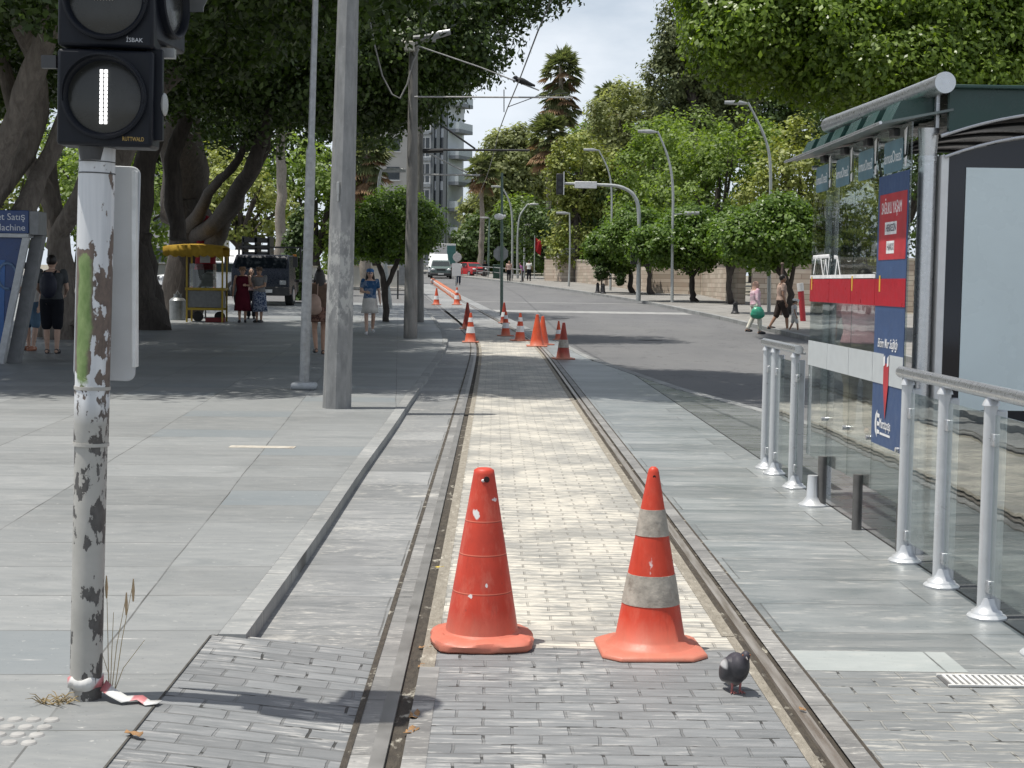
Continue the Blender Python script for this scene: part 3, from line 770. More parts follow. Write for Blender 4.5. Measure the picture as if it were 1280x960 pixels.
tree('dark ficus with a wide buttressed trunk beside the yellow food cart', b,
     [((0,-2,8.4),(5,4.5,2.7)), ((5.3,.6,7.7),(3.6,3.4,2.3)), ((3,2,8.0),(5,5,3.)), ((-5,0,8.5),(4.5,4.5,3)), ((8.0,.2,8.3),(1.6,2.3,1.6)), ((3.6,-.8,7.0),(3.5,2.2,1.5)),((9.4,1.0,9.7),(1.9,2.4,1.2)), ((1,16,9.6),(8,6,2.4))], FICUS,
     trunk=[[W4(186,420,b.y,.62,b), W4(178,370,b.y,.42,b), W4(172,300,b.y,.30,b), W4(185,200,b.y,.3,b), W4(200,100,b.y,.24,b), W4(210,0,b.y,.14,b)],
            [W4(200,414,b.y+.5,.3,b), W4(185,350,b.y+.4,.3,b), W4(178,290,b.y,.28,b)],
            [W4(228,404,b.y+8,.62,b), W4(236,300,b.y+8,.72,b), W4(232,230,b.y+8,.76,b), W4(225,150,b.y+6,.6,b), W4(215,60,b.y+2,.3,b)],
            [W4(245,300,b.y+8,.3,b), W4(285,262,b.y+3.5,.24,b), W4(310,215,b.y+1,.22,b), W4(330,165,b.y+1,.18,b), W4(345,90,b.y,.12,b)],
            [W4(238,290,b.y+8,.3,b), W4(262,240,b.y+4,.14,b), W4(290,210,b.y+2.3,.12,b), W4(318,165,b.y+2,.09,b)],
            [W4(222,300,b.y+1,.25,b), W4(215,200,b.y+1,.22,b), W4(245,110,b.y+.5,.2,b), W4(270,20,b.y,.12,b)],
            [W4(258,318,b.y+8,.34,b), W4(292,255,b.y+4,.24,b), W4(322,200,b.y+2,.2,b), W4(338,150,b.y+2,.15,b)]],
     name='ficus_tree', bark=BARKD, cl=(2500,.68,95), L=.155, W=.092, seed=5, group='big ficus trees on the plaza')
b = Vector((-5.2, 27.0, SW)); b2 = Vector((-12.5, 33, SW))
tree('wide ficus canopy reaching over the tracks from behind the left of the view', Vector((-15.5, 31.5, SW)),
     [((9.5,-7.2,9.0),(4.6,3.6,2.0)), ((14.0,-7.,9.0),(3.4,3.6,1.9)), ((11.6,-3.4,9.5),(3.6,3.2,1.9)), ((4,-6.,8.6),(4.6,4.6,2.4)), ((15.9,-6.2,9.9),(1.9,3.4,1.6)), ((7,-2,8.6),(5,4,2.4)), ((14.6,-7.4,9.6),(4.2,4.4,1.9)), ((8,-7.4,9.6),(6,4.4,2)), ((0,-7.,9.2),(7,4.6,2))], FICUS,
     trunk=[[(0,0,-.1,.6),(.4,-.3,2.4,.42),(2,-2,5,.32),(5,-5,7.4,.24),(9.5,-7,8.2,.15),(13,-7,8.6,.08)], [(.3,-.2,2.6,.3),(3,1,5.4,.24),(7,-2,8,.14),(12,-3.4,8.4,.07)]],
     name='ficus_tree', bark=BARK, cl=(2600,.68,95), L=.155, W=.092, seed=6, group='big ficus trees on the plaza')
# ---- small round tree by the kerb
b = G(483, 402, SW)
tree('small round dark tree with a forked trunk behind the concrete catenary pole', b,
     [E(495,284,b.y,54,46,1.45,b), E(465,290,b.y,28,34,1.1,b), E(528,282,b.y-.3,26,30,1.0,b)], ORANGE,
     trunk=[[W4(483,404,b.y,.11,b), W4(482,370,b.y,.10,b), W4(478,345,b.y,.09,b), W4(468,318,b.y,.06,b), W4(462,290,b.y,.03,b)], [W4(482,362,b.y,.08,b), W4(492,338,b.y,.08,b), W4(503,312,b.y,.05,b), W4(510,280,b.y,.03,b)]],
     name='street_tree', cl=(520,.28,60), L=.11, W=.06, seed=8)
# ---- right-hand street trees
def street(px, py, cxp, cyp, rx, rz, seed, label, lean=0):
    b = G(px, py, .06); Y = b.y; s = Y/F
    return tree(label, b, [E(cxp,cyp,Y,rx*.95,rz,rx*s*.9,b), E(cxp-rx*.62,cyp+rz*.15,Y-.4,rx*.62,rz*.66,rx*s*.6,b), E(cxp+rx*.6,cyp+rz*.2,Y,rx*.62,rz*.6,rx*s*.6,b), E(cxp+rx*.2*math.sin(seed*2.),cyp-rz*.6,Y,rx*.5,rz*.5,rx*s*.5,b)], ORANGE,
         trunk=[[W4(px+4,py+3,Y,.24,b), W4(px,py-8,Y,.15,b), W4(px-1,py-30,Y,.13,b), W4(cxp,cyp+rz*.7,Y,.12,b), W4(cxp,cyp,Y,.06,b)], [W4(px-1,py-34,Y,.1,b), W4(cxp-rx*.5,cyp+rz*.3,Y,.06,b)], [W4(px-1,py-30,Y,.1,b), W4(cxp+rx*.5,cyp+rz*.2,Y,.06,b)]],
         name='orange_tree', cl=(420,.45,70), L=.19, W=.115, seed=seed, group='round orange trees on the right pavement')
street(866, 377, 862, 300, 60, 38, 11, 'round orange tree with a straight trunk just left of the lone iron bollard')
street(812, 368, 800, 295, 38, 34, 12, 'orange tree whose curved trunk stands right of the signal mast')
street(788, 366, 772, 308, 32, 30, 13, 'smaller orange tree whose trunk stands just left of the signal mast')
street(988, 392, 972, 292, 56, 44, 14, 'round orange tree above the striding man, nearest the shelter')
street(912, 380, 918, 296, 22, 30, 15, 'slim orange tree between the two wide round ones')
# ---- the bright tree over the shelter
b = Vector((15.2, 45, .06))
tree('large sunlit bright green tree spreading above the tram shelter', b,
     [E(1010,30,44,140,76,4.,b), E(1140,15,45,150,112,4.5,b), E(925,36,43,55,52,2.2,b), E(1230,60,45,120,110,4,b), E(940,-20,44,90,70,3,b), E(1095,86,43,110,46,3,b), E(1280,30,46,120,120,4,b), E(1190,110,44,110,40,3,b)], BRIGHT,
     trunk=[[(0,0,-.2,.5),(-.1,0,2.5,.36),(-.8,-.2,5,.3),(-2.5,-.5,7.6,.2),(-6,-1,8.6,.08)], [(-.2,0,3,.3),(1,.3,6,.2),(2,.5,9,.1)]],
     name='street_tree', cl=(1650,.72,100), L=.175, W=.105, seed=21, inner=.72, droop=.3)
# ---- trees behind the wall on the right and at the end of the street
def far(px, bottom_py, Y, parts, leaf, seed, label, dens=1., L=.34, name='tree', crx=1., group='trees behind the wall and at the end of the street', tr=.28, **k):
    b = P(px, 340, Y); b.z = zg(Y)
    ells = [E(x, y, Y+dy, rx, rz, rx*Y/F*.8, b) for (x, y, rx, rz, dy) in parts]
    area = sum(e[1][0]*e[1][2] for e in ells)
    n = int(max(60, area*5.5*dens))
    return tree(label, b, ells, leaf, name=name, cl=(int(n*1.25), crx*(.8 if Y < 140 else 1.15), 46), L=L*1.08, W=L*.62, seed=seed, tr=tr, group=group, **k)
far(905,372,97, [(895,235,62,75,0),(850,262,50,62,2),(930,190,55,50,1),(870,185,40,45,3),(950,285,50,60,0)], MIDG, 31, 'broad mid green tree behind the wall left of the tall right street lamp', 1.3, .26)
far(1000,372,92, [(1000,215,50,66,0),(1030,290,45,60,0),(965,250,40,70,1)], YELG, 32, 'yellowing leafy tree behind the wall beside the shelter', 1.2, .27)
far(1130,372,90, [(1110,230,90,90,0),(1180,150,80,70,0),(1060,160,50,60,2)], DARKG, 33, 'dark tree mostly hidden behind the tram shelter', 1.1, .27)
far(862,345,128, [(868,40,48,75,0),(850,105,45,60,1),(905,100,50,80,3),(838,55,22,30,0),(880,160,60,60,3)], PINE, 34, 'tall dull green pine rising left of the bright tree', 1.5, .32, 'pine_tree')
far(812,345,118, [(815,215,45,70,0),(850,230,50,90,2),(800,280,40,50,0)], MIDG, 35, 'feathery fresh green tree behind the middle street lamp', 1.2, .3)
far(768,345,138, [(775,150,38,48,0),(800,165,40,60,2),(760,200,38,55,1)], FEATH, 36, 'pale olive tree rising behind the signal mast', 1.3, .32)
far(722,340,126, [(720,215,34,50,0),(745,240,38,60,1),(700,225,16,30,0),(722,290,40,50,1)], YELG, 37, 'light yellow green tree behind the arm of the signal mast', 1.3, .31)
far(780,345,124, [(800,300,55,48,1),(765,265,40,55,3),(830,300,45,50,4)], DARKG, 38, 'dark shaded tree low behind the wall', 1.1, .3)
far(685,335,140, [(690,300,30,38,0),(668,290,24,40,2),(705,315,20,28,0)], DARKG, 39, 'dense dark green tree at the corner by the red flag', 1.1, .32)
far(640,320,185, [(640,215,40,58,0),(622,235,28,60,2),(668,230,34,60,3),(628,185,18,22,0)], FEATH, 40, 'pale feathery tree closing the end of the street', 1.1, .5)
far(595,335,172, [(600,300,32,34,0),(582,315,14,24,2),(625,305,30,34,1)], DARKG, 41, 'dark dense tree behind the red car', 1.0, .45)
far(640,335,178, [(645,290,32,46,0),(670,300,28,40,2)], MIDG, 42, 'mid green tree behind the far street lamps', 1., .45)
far(592,330,190, [(592,285,15,40,0),(603,255,14,28,0)], FEATH, 43, 'pale green tree in front of the far apartment tower', .9, .5)
far(700,330,192, [(720,240,50,80,0),(760,230,50,90,0)], MIDG, 44, 'tall background tree behind the palms', .9, .5)
far(905,350,108, [(900,300,60,46,0),(840,315,50,40,2),(960,300,50,50,2),(1010,310,45,45,1)], DARKG, 45, 'dark shrubby tree low between the wall and the orange trees', 1.2, .28)
far(745,345,132, [(745,300,40,44,0),(720,310,26,30,0),(770,310,30,40,1)], MIDG, 46, 'bushy tree just above the cream wall behind the short straight post', 1.2, .3)
far(940,340,150, [(940,120,80,80,0),(870,150,60,90,0),(1010,130,70,80,0)], DARKG, 47, 'tall dark background tree behind the bright tree', 1.0, .4)
far(610,330,205, [(612,300,34,40,0),(660,290,50,60,0),(645,240,44,50,0)], MIDG, 48, 'distant tree mass closing the view behind the feathery tree', .9, .55)
# ---- greenery behind the plaza
gl = 'trees behind the plaza'
far(300,372,84, [(300,250,52,56,0),(270,225,40,50,2),(340,270,40,50,1),(250,280,30,45,0)], YELG, 51, 'sunlit leafy tree behind the food cart and the lorry', 1.2, .26, group=gl, droop=.2)
far(395,365,92, [(395,250,46,70,0),(360,225,40,60,2),(430,270,36,60,0)], MIDG, 52, 'green tree behind the thin lamp pole', 1.2, .28, group=gl)
far(150,365,88, [(130,250,80,70,0),(60,230,60,80,2),(190,260,50,60,1)], MIDG, 53, 'green tree seen between the ficus trunks left of the signal', 1.0, .28, group=gl)
far(20,365,86, [(0,240,70,90,0),(-50,200,60,90,0)], YELG, 54, 'yellow green tree behind the ticket machine', .9, .28, group=gl)
far(230,350,112, [(230,150,110,90,0),(120,140,110,100,0),(340,150,90,90,0),(430,150,70,80,1)], DARKG, 55, 'tall dark tree mass far behind the ficus trunks', .7, .4, group=gl)
far(478,350,100, [(440,255,26,44,0),(425,310,24,30,0)], MIDG, 56, 'bushy green tree left of the small round tree', 1.2, .27, group=gl)
t = far(372,372,70, [(372,320,13,58,0)], DARKG, 57, 'narrow dark cypress beside the lorry', 2.2, .2, 'cypress_tree', .45, gl, tr=.12)

# ---- palms
def palm(px, base_py, Y, top_py, crown_px, skirt_px, label, seed, base_z=None):
    top = P(px, top_py, Y); b = Vector((top.x, Y, zg(Y))); H = top.z-b.z
    t = thing('palm_tree', label, 'palm tree', b, 0, 'palms along the street'); r = random.Random(seed)
    mb = MB(); p, rr = wob([(0,0,-.2,.34),(.1,0,H*.5,.25),(0,0,H,.22)], .2, seed, 8); mb.path(p, rr, 10); mb.build('trunk', BARKP, t)
    R = crown_px*Y/F; SK = skirt_px*Y/F
    def fan(m, base, d, ln, droop, w):
        d = d.normalized(); side = d.cross(Vector((0,0,1))).normalized(); upv = side.cross(d)
        tip = base+d*ln*.45
        m.path([base, tip], [.03, .02], 4)
        for k in range(11):
            a = (k-5)/5*1.15
            e = tip + (d*math.cos(a)+side*math.sin(a))*ln*.62*r.uniform(.85,1.1) + Vector((0,0,-droop*ln*(.25+.3*abs(a))))
            md = tip.lerp(e, .55)+upv*.05*ln; pw = (side*math.cos(a)-d*math.sin(a))*w
            m.add([tip, md+pw, e, md-pw], [(0,1,2,3)])
    g = MB()
    for k in range(46):
        el = rad(r.uniform(-25, 80)); az = r.uniform(0, 2*PI)
        fan(g, Vector((0,0,H+r.uniform(-.4,.3))), Vector((math.cos(az)*math.cos(el), math.sin(az)*math.cos(el), math.sin(el))), R*r.uniform(.8,1.05), .5, .09*R/1.6)
    g.build('crown', PALMG, t, smooth=False)
    if SK:
        dd = MB(); g2 = MB()
        for k in range(int(34*SK/R)+16):
            az = r.uniform(0, 2*PI); z = H-.2-SK*r.random()
            fan(dd if k % 5 < 2 else g2, Vector((math.cos(az)*.2, math.sin(az)*.2, z)), Vector((math.cos(az), math.sin(az), r.uniform(-1.4,-.1))), R*r.uniform(.6,.95), .5, .085*R/1.6)
        dd.build('dead_fronds', PALMD, t, smooth=False); g2.build('hanging_fronds', PALMG, t, smooth=False)
    return t
palm(702, 340, 150, 84, 30, 56, 'tallest palm with a long shaggy skirt standing against the sky', 1)
palm(686, 340, 146, 166, 32, 26, 'palm with drooping brown fronds below the tallest palm', 2)
palm(764, 340, 152, 122, 28, 40, 'palm half hidden behind the olive tree left of the pine', 3)
palm(602, 340, 160, 212, 24, 12, 'lone palm with a bare thin trunk near the apartment tower', 4)
palm(458, 350, 82, 190, 34, 44, 'palm with a thick skirt of dead brown fronds behind the round tree', 5)
palm(350, 365, 78, 120, 34, 10, 'palm with a tall smooth grey trunk behind the lorry', 6)
# ------------------------------------------------------------------ near objects
ALU = mat('brushed aluminium', (.60,.61,.62), .32, .85, var=.06, scale=30)
GALV = mat('galvanised steel', (.31,.315,.315), .42, .6, var=.22, scale=14, bump=.1, dirt=(.25,.23,.2))
SILV = mat('silver painted metal', (.58,.60,.615), .35, .35, var=.05)
WHITEP = mat('white paint', (.74,.74,.73), .45, var=.06)
BLACKP = mat('black plastic', (.02,.02,.022), .4)
DKMET = mat('dark metal', (.05,.052,.055), .45, .4)
def m_glass(name, tint=.8, g=.06, wave=.0, rough=.0, col=None):
    t = NT(name)
    nz = t.bump(t.noise(t.pos(), 1.3, 3), wave, .02) if wave else None
    ge = t.n('NewGeometry'); dt = t.n('VectorMath', {0: ge.outputs['Incoming'], 1: ge.outputs['Normal']}, operation='DOT_PRODUCT').outputs['Value']
    fr = t.math('MULTIPLY_ADD', t.math('POWER', t.math('SUBTRACT', 1., t.math('ABSOLUTE', dt)), 4.2), 1-g, g)   # Schlick reflection of coated glass
    a = t.n('BsdfTransparent', {'Color': col or (tint*.95, tint*1.0, tint*.985)})
    b = t.n('BsdfGlossy', {'Color': (.95,.97,.97), 'Roughness': rough})
    if nz is not None: t.set(b, 'Normal', nz)
    mx = t.n('MixShader', {0: fr}); t.set(mx, 1, a.outputs[0]); t.set(mx, 2, b.outputs[0])
    return t.done(mx)
GLASS = m_glass('shelter glass', .79, .08, .10)
RGLASS = m_glass('railing glass', .86, .16, .12)
CARGL = mat('car glass', (.02,.028,.03), .08, spec=.6)
def m_cone(name, base, blots, bcol, bsz=.02, fade=.3, seams=()):
    t = NT(name); p = t.pos(obj=True)
    n1 = t.noise(p, 9, 6, .65); n2 = t.noise(t.pos((1,1,.35), obj=True), 16, 6, .7)
    c = t.mix(t.ramp(n1, .3, .72), [x*.78 for x in base], base)
    c = t.mix(t.ramp(n2, .5, .75, 0, fade), c, (.74,.34,.24)); c = t.mix(t.ramp(t.noise(t.pos((14,14,1.2), obj=True), 3, 5, .7), .55, .75, 0, .45), c, [x*.55 for x in base])
    z = t.xyz(t.n('TexCoord').outputs['Object'])[2]
    c = t.mix(t.ramp(t.math('ADD', z, t.math('MULTIPLY', n2, .16)), .08, .24, .65, 0), c, (.50,.27,.19))
    c = t.mix(t.ramp(t.noise(t.pos((3,3,1), obj=True), 14, 6, .75), .64, .70, 0, .6), c, (.13,.06,.045))
    for zz in seams:
        sd = t.math('ABSOLUTE', t.math('SUBTRACT', z, zz)); c = t.mix(t.ramp(sd, .0008, .0028, .75, 0), c, (.80,.26,.17)); c = t.mix(t.ramp(t.math('ABSOLUTE', t.math('SUBTRACT', z, zz-.004)), .0008, .003, .6, 0), c, (.16,.03,.02))
    q = t.n('VectorMath', {0: t.n('TexCoord').outputs['Object'], 1: t.n('VectorMath', {0: t.n('TexNoise', {'Vector': p, 'Scale': 22., 'Detail': 3.}).outputs['Color'], 'Scale': .05}, operation='SCALE').outputs[0]}, operation='ADD').outputs[0]
    for (x, y, z_, rx, rz) in blots:
        d = t.n('VectorMath', {0: q, 1: (x+.025, y+.025, z_+.025)}, operation='SUBTRACT').outputs[0]
        d = t.n('VectorMath', {0: d, 1: (1/rx, 1/.05, 1/rz)}, operation='MULTIPLY').outputs[0]
        ln = t.n('VectorMath', {0: d}, operation='LENGTH').outputs['Value']
        c = t.mix(t.ramp(ln, .85, 1.0, 1, 0), c, bcol)
    return t.done(t.pbr(c, t.ramp(n1, .3, .7, .38, .6), normal=t.bump(n2, .25, .004), spec=.4))
ORG = (.62,.064,.034)
def zr(z, H, r0, r1): return r0+(r1-r0)*z/H
CONE1 = m_cone('scuffed orange cone', ORG, [(-.045,-.10,.575,.022,.034),(.055,-.08,.635,.022,.022),(.10,-.06,.56,.026,.045),(-.085,-.145,.262,.028,.036),(-.06,-.15,.225,.012,.012),(-.17,-.10,.19,.022,.06),(.01,-.15,.275,.012,.010)], (.74,.72,.70), seams=(.236,.398,.541))
CONE2 = m_cone('smooth orange cone', (.62,.058,.026), [(-.02,-.13,.40,.013,.062)], (.74,.72,.70), fade=.15)
CONED = m_cone('dull red cone', (.34,.045,.028), [], (.7,.7,.7), fade=.15)
CONEF = m_cone('fluorescent orange cone', (.66,.09,.032), [], (.7,.7,.7), fade=.2)
STRIPE = mat('dirty grey reflective band', (.37,.335,.285), .55, var=.3, scale=16, bump=.25, bscale=25, dirt=(.17,.135,.105))
STRIPEW = mat('white reflective band', (.72,.72,.72), .4, var=.1)
# the plain scuffed cone on the left
b = G(602, 803); Y1 = b.y
c1 = thing('traffic_cone', 'plain orange cone with chipped white scuffs and no bands, left of the track middle', 'traffic cone', b, rad(4))
H = .765
mb = MB(); prof = []
zs = [.05,.06,.075,.24,.40,.54,.70,.74,.757,.765]
for i, z in enumerate(zs):
    r = .158+(.042-.158)*(z-.06)/(H-.06)
    if z == .05: r = .175
    if z == .765: r = .030
    prof.append((r, z))
mb.lathe(prof, 40)
mb.build('cone_body', CONE1, c1, angle=50)
mb = MB(); bm_prof = [(.210,.0),(.221,.010),(.224,.030),(.216,.041),(.17,.052)]
n = 48; vs = []; fs = []
rr = random.Random(3)
for r, z in bm_prof:
    for k in range(n):
        t_ = 2*PI*k/n; sq = 1/ max(abs(math.cos(t_)), abs(math.sin(t_)))
        rr_ = r*(1+ .62*(min(sq, 1.33)-1))+.0025*math.sin(k*2.1)+.002*math.sin(k*5.3+z*90)
        vs.append((rr_*math.cos(t_), rr_*math.sin(t_), z+(.004*math.sin(k*.9) if z > .03 else 0)))
for i in range(len(bm_prof)-1):
    for k in range(n): fs.append((i*n+k, i*n+(k+1) % n, (i+1)*n+(k+1) % n, (i+1)*n+k))
fs.append(tuple(range(n-1,-1,-1))); fs.append(tuple(range((len(bm_prof)-1)*n, len(bm_prof)*n)))
mb.add(vs, fs); mb.build('cone_base', CONE1, c1)
hl = MB(); hl.path([(.008,-.060,.722),(.008,-.02,.722)], [.013,.013], 10); hl.build('hole', mat('dark hole', (.03,.012,.01), .8), c1)
ch = MB(); ch.ball((-.006,-.049,.716), (.009,.006,.007), 8, 6); ch.build('paper_scrap', WHITEP, c1)
# the banded cone on the right
b = G(812, 812)
c2 = thing('traffic_cone', 'orange cone with two dirty grey bands and a pointed tip, beside the pigeon', 'traffic cone', b, rad(3))
def cone_r(z, H=.79, r0=.160, r1=.020): return r0+(r1-r0)*(z/H)**1.0
def seg(mb, z0, z1, e=0., n=40, k=5, tip=False):
    pr = [(cone_r(z0+(z1-z0)*i/k)+e, z0+(z1-z0)*i/k) for i in range(k+1)]
    if tip: pr += [(.014, z1+.006), (.004, z1+.009)]
    mb.lathe(pr, n)
mb = MB(); mb.lathe([(.195,.028),(.172,.040),(.163,.052)]+[(cone_r(z), z) for z in (.06,.2,.3,.4,.5,.6,.7,.77)]+[(.020,.782),(.010,.792)], 40); mb.build('cone_body', CONE2, c2, angle=50)
for z0, z1 in ((.208,.335),(.500,.612)):
    s_ = MB(); seg(s_, z0, z1, .0022); s_.build('reflective_band', STRIPE, c2)
mb = MB(); oct_ = []
w_, ct = .226, .072
for sx, sy, sw in ((1,1,0),(-1,1,1),(-1,-1,0),(1,-1,1)):
    p1 = (sx*w_, sy*(w_-ct)); p2 = (sx*(w_-ct), sy*w_)
    oct_ += [p1, p2] if sw == 0 else [p2, p1]
N8 = len(oct_); vs = [(x,y,0) for x,y in oct_]+[(x*.985,y*.985,.016) for x,y in oct_]+[(x*.86,y*.86,.030) for x,y in oct_]
fs = [tuple(range(N8-1,-1,-1)), tuple(range(2*N8,3*N8))]+[(j*N8+k, j*N8+(k+1)%N8, (j+1)*N8+(k+1)%N8, (j+1)*N8+k) for j in (0,1) for k in range(N8)]
mb.add(vs, fs); mb.build('cone_base', CONE2, c2, bevel=.006)
hl = MB(); hl.path([(.0,-.027,.752),(.0,-.012,.752)], [.007,.007], 8); hl.build('hole', mat('dark hole', (.03,.012,.01), .8), c2)

def far_cone(px, py, hpx, label, body=CONEF, bands=2, base=True, bcol=STRIPEW, rz=0., w=1., lean=None):
    b = G(px, py); H = hpx*b.y/F
    o = thing('traffic_cone', label, 'traffic cone', b, rz, 'cones along the track')
    s = H/.75
    mb = MB(); mb.lathe([(.17*s*w,.0),(.16*s*w,.02)]+[((.15+(.028-.15)*z/.75)*s*w, z*s) for z in (.03,.2,.4,.6,.74)]+[(.012*s,.75*s)], 20); mb.build('cone_body', body, o, angle=50)
    for i in range(bands):
        z0, z1 = ((.24,.40),(.52,.63))[i]
        m = MB(); m.lathe([((.15+(.028-.15)*z/.75)*s*w+.004, z*s) for z in (z0, z1)], 20); m.build('reflective_band', bcol, o)
    m = MB(); m.box((0,0,.012*s+.003), (.42*s*w,.42*s*w,.03*s)); m.build('cone_base', body, o, bevel=.008)
    return o
far_cone(588, 428, 37, 'banded orange and white cone standing on the left rail in front of a dark cone')
o = far_cone(584, 411, 33, 'dark red cone without bands right behind the banded cone on the left rail', CONED, 0)
far_cone(632, 420, 31, 'banded cone on the track left of the other banded one, beside the sign pole foot', CONEF, 2, rz=.3)
far_cone(630, 404, 26, 'red cone behind the banded cone at the sign pole foot', CONED, 1)
far_cone(650, 426, 35, 'banded cone between the sign pole and the twin orange cones', rz=.5)
far_cone(671, 433, 40, 'plain orange cone, left one of a touching pair', CONEF, 0, w=1.15)
far_cone(678, 431, 36, 'plain orange cone, right one of a touching pair', CONEF, 0, rz=.4, w=1.15)
far_cone(704, 449, 46, 'dull dark red cone with one faded band, nearest of the far cones', CONED, 1, bcol=STRIPE, rz=.15)
far_cone(698, 425, 24, 'small orange cone half hidden behind the dull dark red one', CONEF, 1)
far_cone(545.5, 381, 21, 'small banded cone on the far left side of the curving track', CONEF, 1)
far_cone(571, 381, 22, 'small orange cone at the near end of the low orange barrier', CONEF, 2)

# ---- pedestrian-style tram signal on its flaking pole
def m_peel():
    t = NT('flaking painted pole'); p = t.n('TexCoord').outputs['Object']; x, y, z = t.xyz(p); x = t.math('MULTIPLY_ADD', z, -LEAN, x)
    v = t.n('Mapping', {'Vector': p, 'Scale': (1,1,.55)}).outputs[0]
    a = t.noise(v, 16, 5, .6); b = t.noise(v, 42, 4, .6); g = t.noise(p, 5, 5, .6); st = t.noise(t.n('Mapping', {'Vector': p, 'Scale': (9,9,.5)}).outputs[0], 3, 5)
    paint = t.mix(t.ramp(st, .3, .7), (.50,.52,.54), (.70,.71,.72))
    low = t.mix(t.ramp(g, .3, .7), (.33,.325,.30), (.44,.43,.40))
    paint = t.mix(t.ramp(z, .98, 1.06, 1, 0), paint, low)
    rust = t.mix(t.ramp(b, .3, .7), (.085,.065,.055), (.17,.125,.10))
    dk = t.mix(t.ramp(b, .3, .7), (.05,.048,.045), (.11,.105,.10))
    rust = t.mix(t.ramp(z, .9, 1.2), dk, rust)
    band = t.math('ADD', t.ramp(z, 1.02, 1.2, 0, .028), t.ramp(z, 1.50, 1.75, 0, -.15))     # most flaking half way up
    band = t.math('ADD', band, t.ramp(z, .15, .5, .085, 0.03))
    band = t.math('ADD', band, t.ramp(z, .55, .85, 0, .085)); band = t.math('ADD', band, t.ramp(z, 1.05, 1.2, 0, -.03))
    xs = t.ramp(x, .0, .045, -.02, .045)
    lz = t.math('MULTIPLY', t.ramp(z, 1.15, 1.19), t.ramp(t.math('ADD', z, t.math('MULTIPLY', a, .2)), 1.66, 1.70, 1, 0))
    xs = t.math('ADD', xs, t.math('MULTIPLY', lz, t.ramp(x, -.004, .012, .3, 0)))
    peel = t.ramp(t.math('ADD', t.math('ADD', t.math('MULTIPLY', a, .85), t.math('MULTIPLY', b, .2)), t.math('ADD', band, xs)), .632, .648)
    c = t.mix(peel, paint, rust)
    gm = t.math('MULTIPLY', t.ramp(t.math('ADD', x, t.math('MULTIPLY', g, .09)), .038, .050, 1, 0), t.ramp(t.math('ADD', x, t.math('MULTIPLY', a, .03)), -.034, -.028))
    gm = t.math('MULTIPLY', gm, t.math('MULTIPLY', t.ramp(t.math('ADD', z, t.math('MULTIPLY', a, .16)), 1.19, 1.21), t.ramp(t.math('ADD', z, t.math('MULTIPLY', a, .2)), 1.665, 1.675, 1, 0)))
    green = t.mix(t.ramp(b, .3, .7), (.115,.19,.055), (.22,.30,.12))
    c = t.mix(gm, c, green)
    h = t.math('MULTIPLY', peel, -1.)
    return t.done(t.pbr(c, .55, normal=t.bump(h, .6, .004)))
b = G(107, 872, SW); YB = b.y; pxm = F/YB
top = P(122, 176, YB)
LEAN = (top-b).x/(top-b).z
PEEL = m_peel()
sig = thing('tram_signal', 'tram signal with a lit white bar on a flaking pole with a green patch', 'traffic signal', b)
tl = top-b; HP = tl.z
def pole_at(z): return (tl.x*z/HP, tl.y*z/HP, z)
mb = MB()
mb.path([pole_at(z) for z in (-.02,.5,.905)], [.056,.056,.0565], 28)
mb.path([pole_at(z) for z in (.905,.910,1.10,1.112)], [.0585,.060,.060,.059], 28)
mb.path([pole_at(z) for z in (1.112,1.5,HP-.02,HP+.02)], [.0595,.061,.0615,.0615], 28)
mb.build('pole', PEEL, sig, angle=50)
for z in (.908, 1.106): 
    m = MB(); m.path([pole_at(z-.006), pole_at(z+.006)], [.0625,.0625], 28); m.build('collar', mat('worn collar paint', (.40,.39,.36), .6, dirt=(.2,.15,.12)), sig)
m = MB(); m.path([pole_at(HP-.115), pole_at(HP-.111)], [.0635,.0635], 24); m.path([pole_at(HP-.075), pole_at(HP-.072)], [.0635,.0635], 24); m.build('wire_tie', DKMET, sig)
HOUS = mat('dark blue black signal housing', (.006,.008,.013), .45, var=.2, scale=6, dirt=(.012,.012,.015), spec=.25)
LENS = mat('grey signal lens', (.024,.025,.023), .25, var=.1)
LIT = NT('lit white bar'); LIT = LIT.done(LIT.n('Emission', {'Color': (1,1,1), 'Strength': 2.2}))
LEDM = mat('unlit LEDs', (.20,.19,.155), .4)
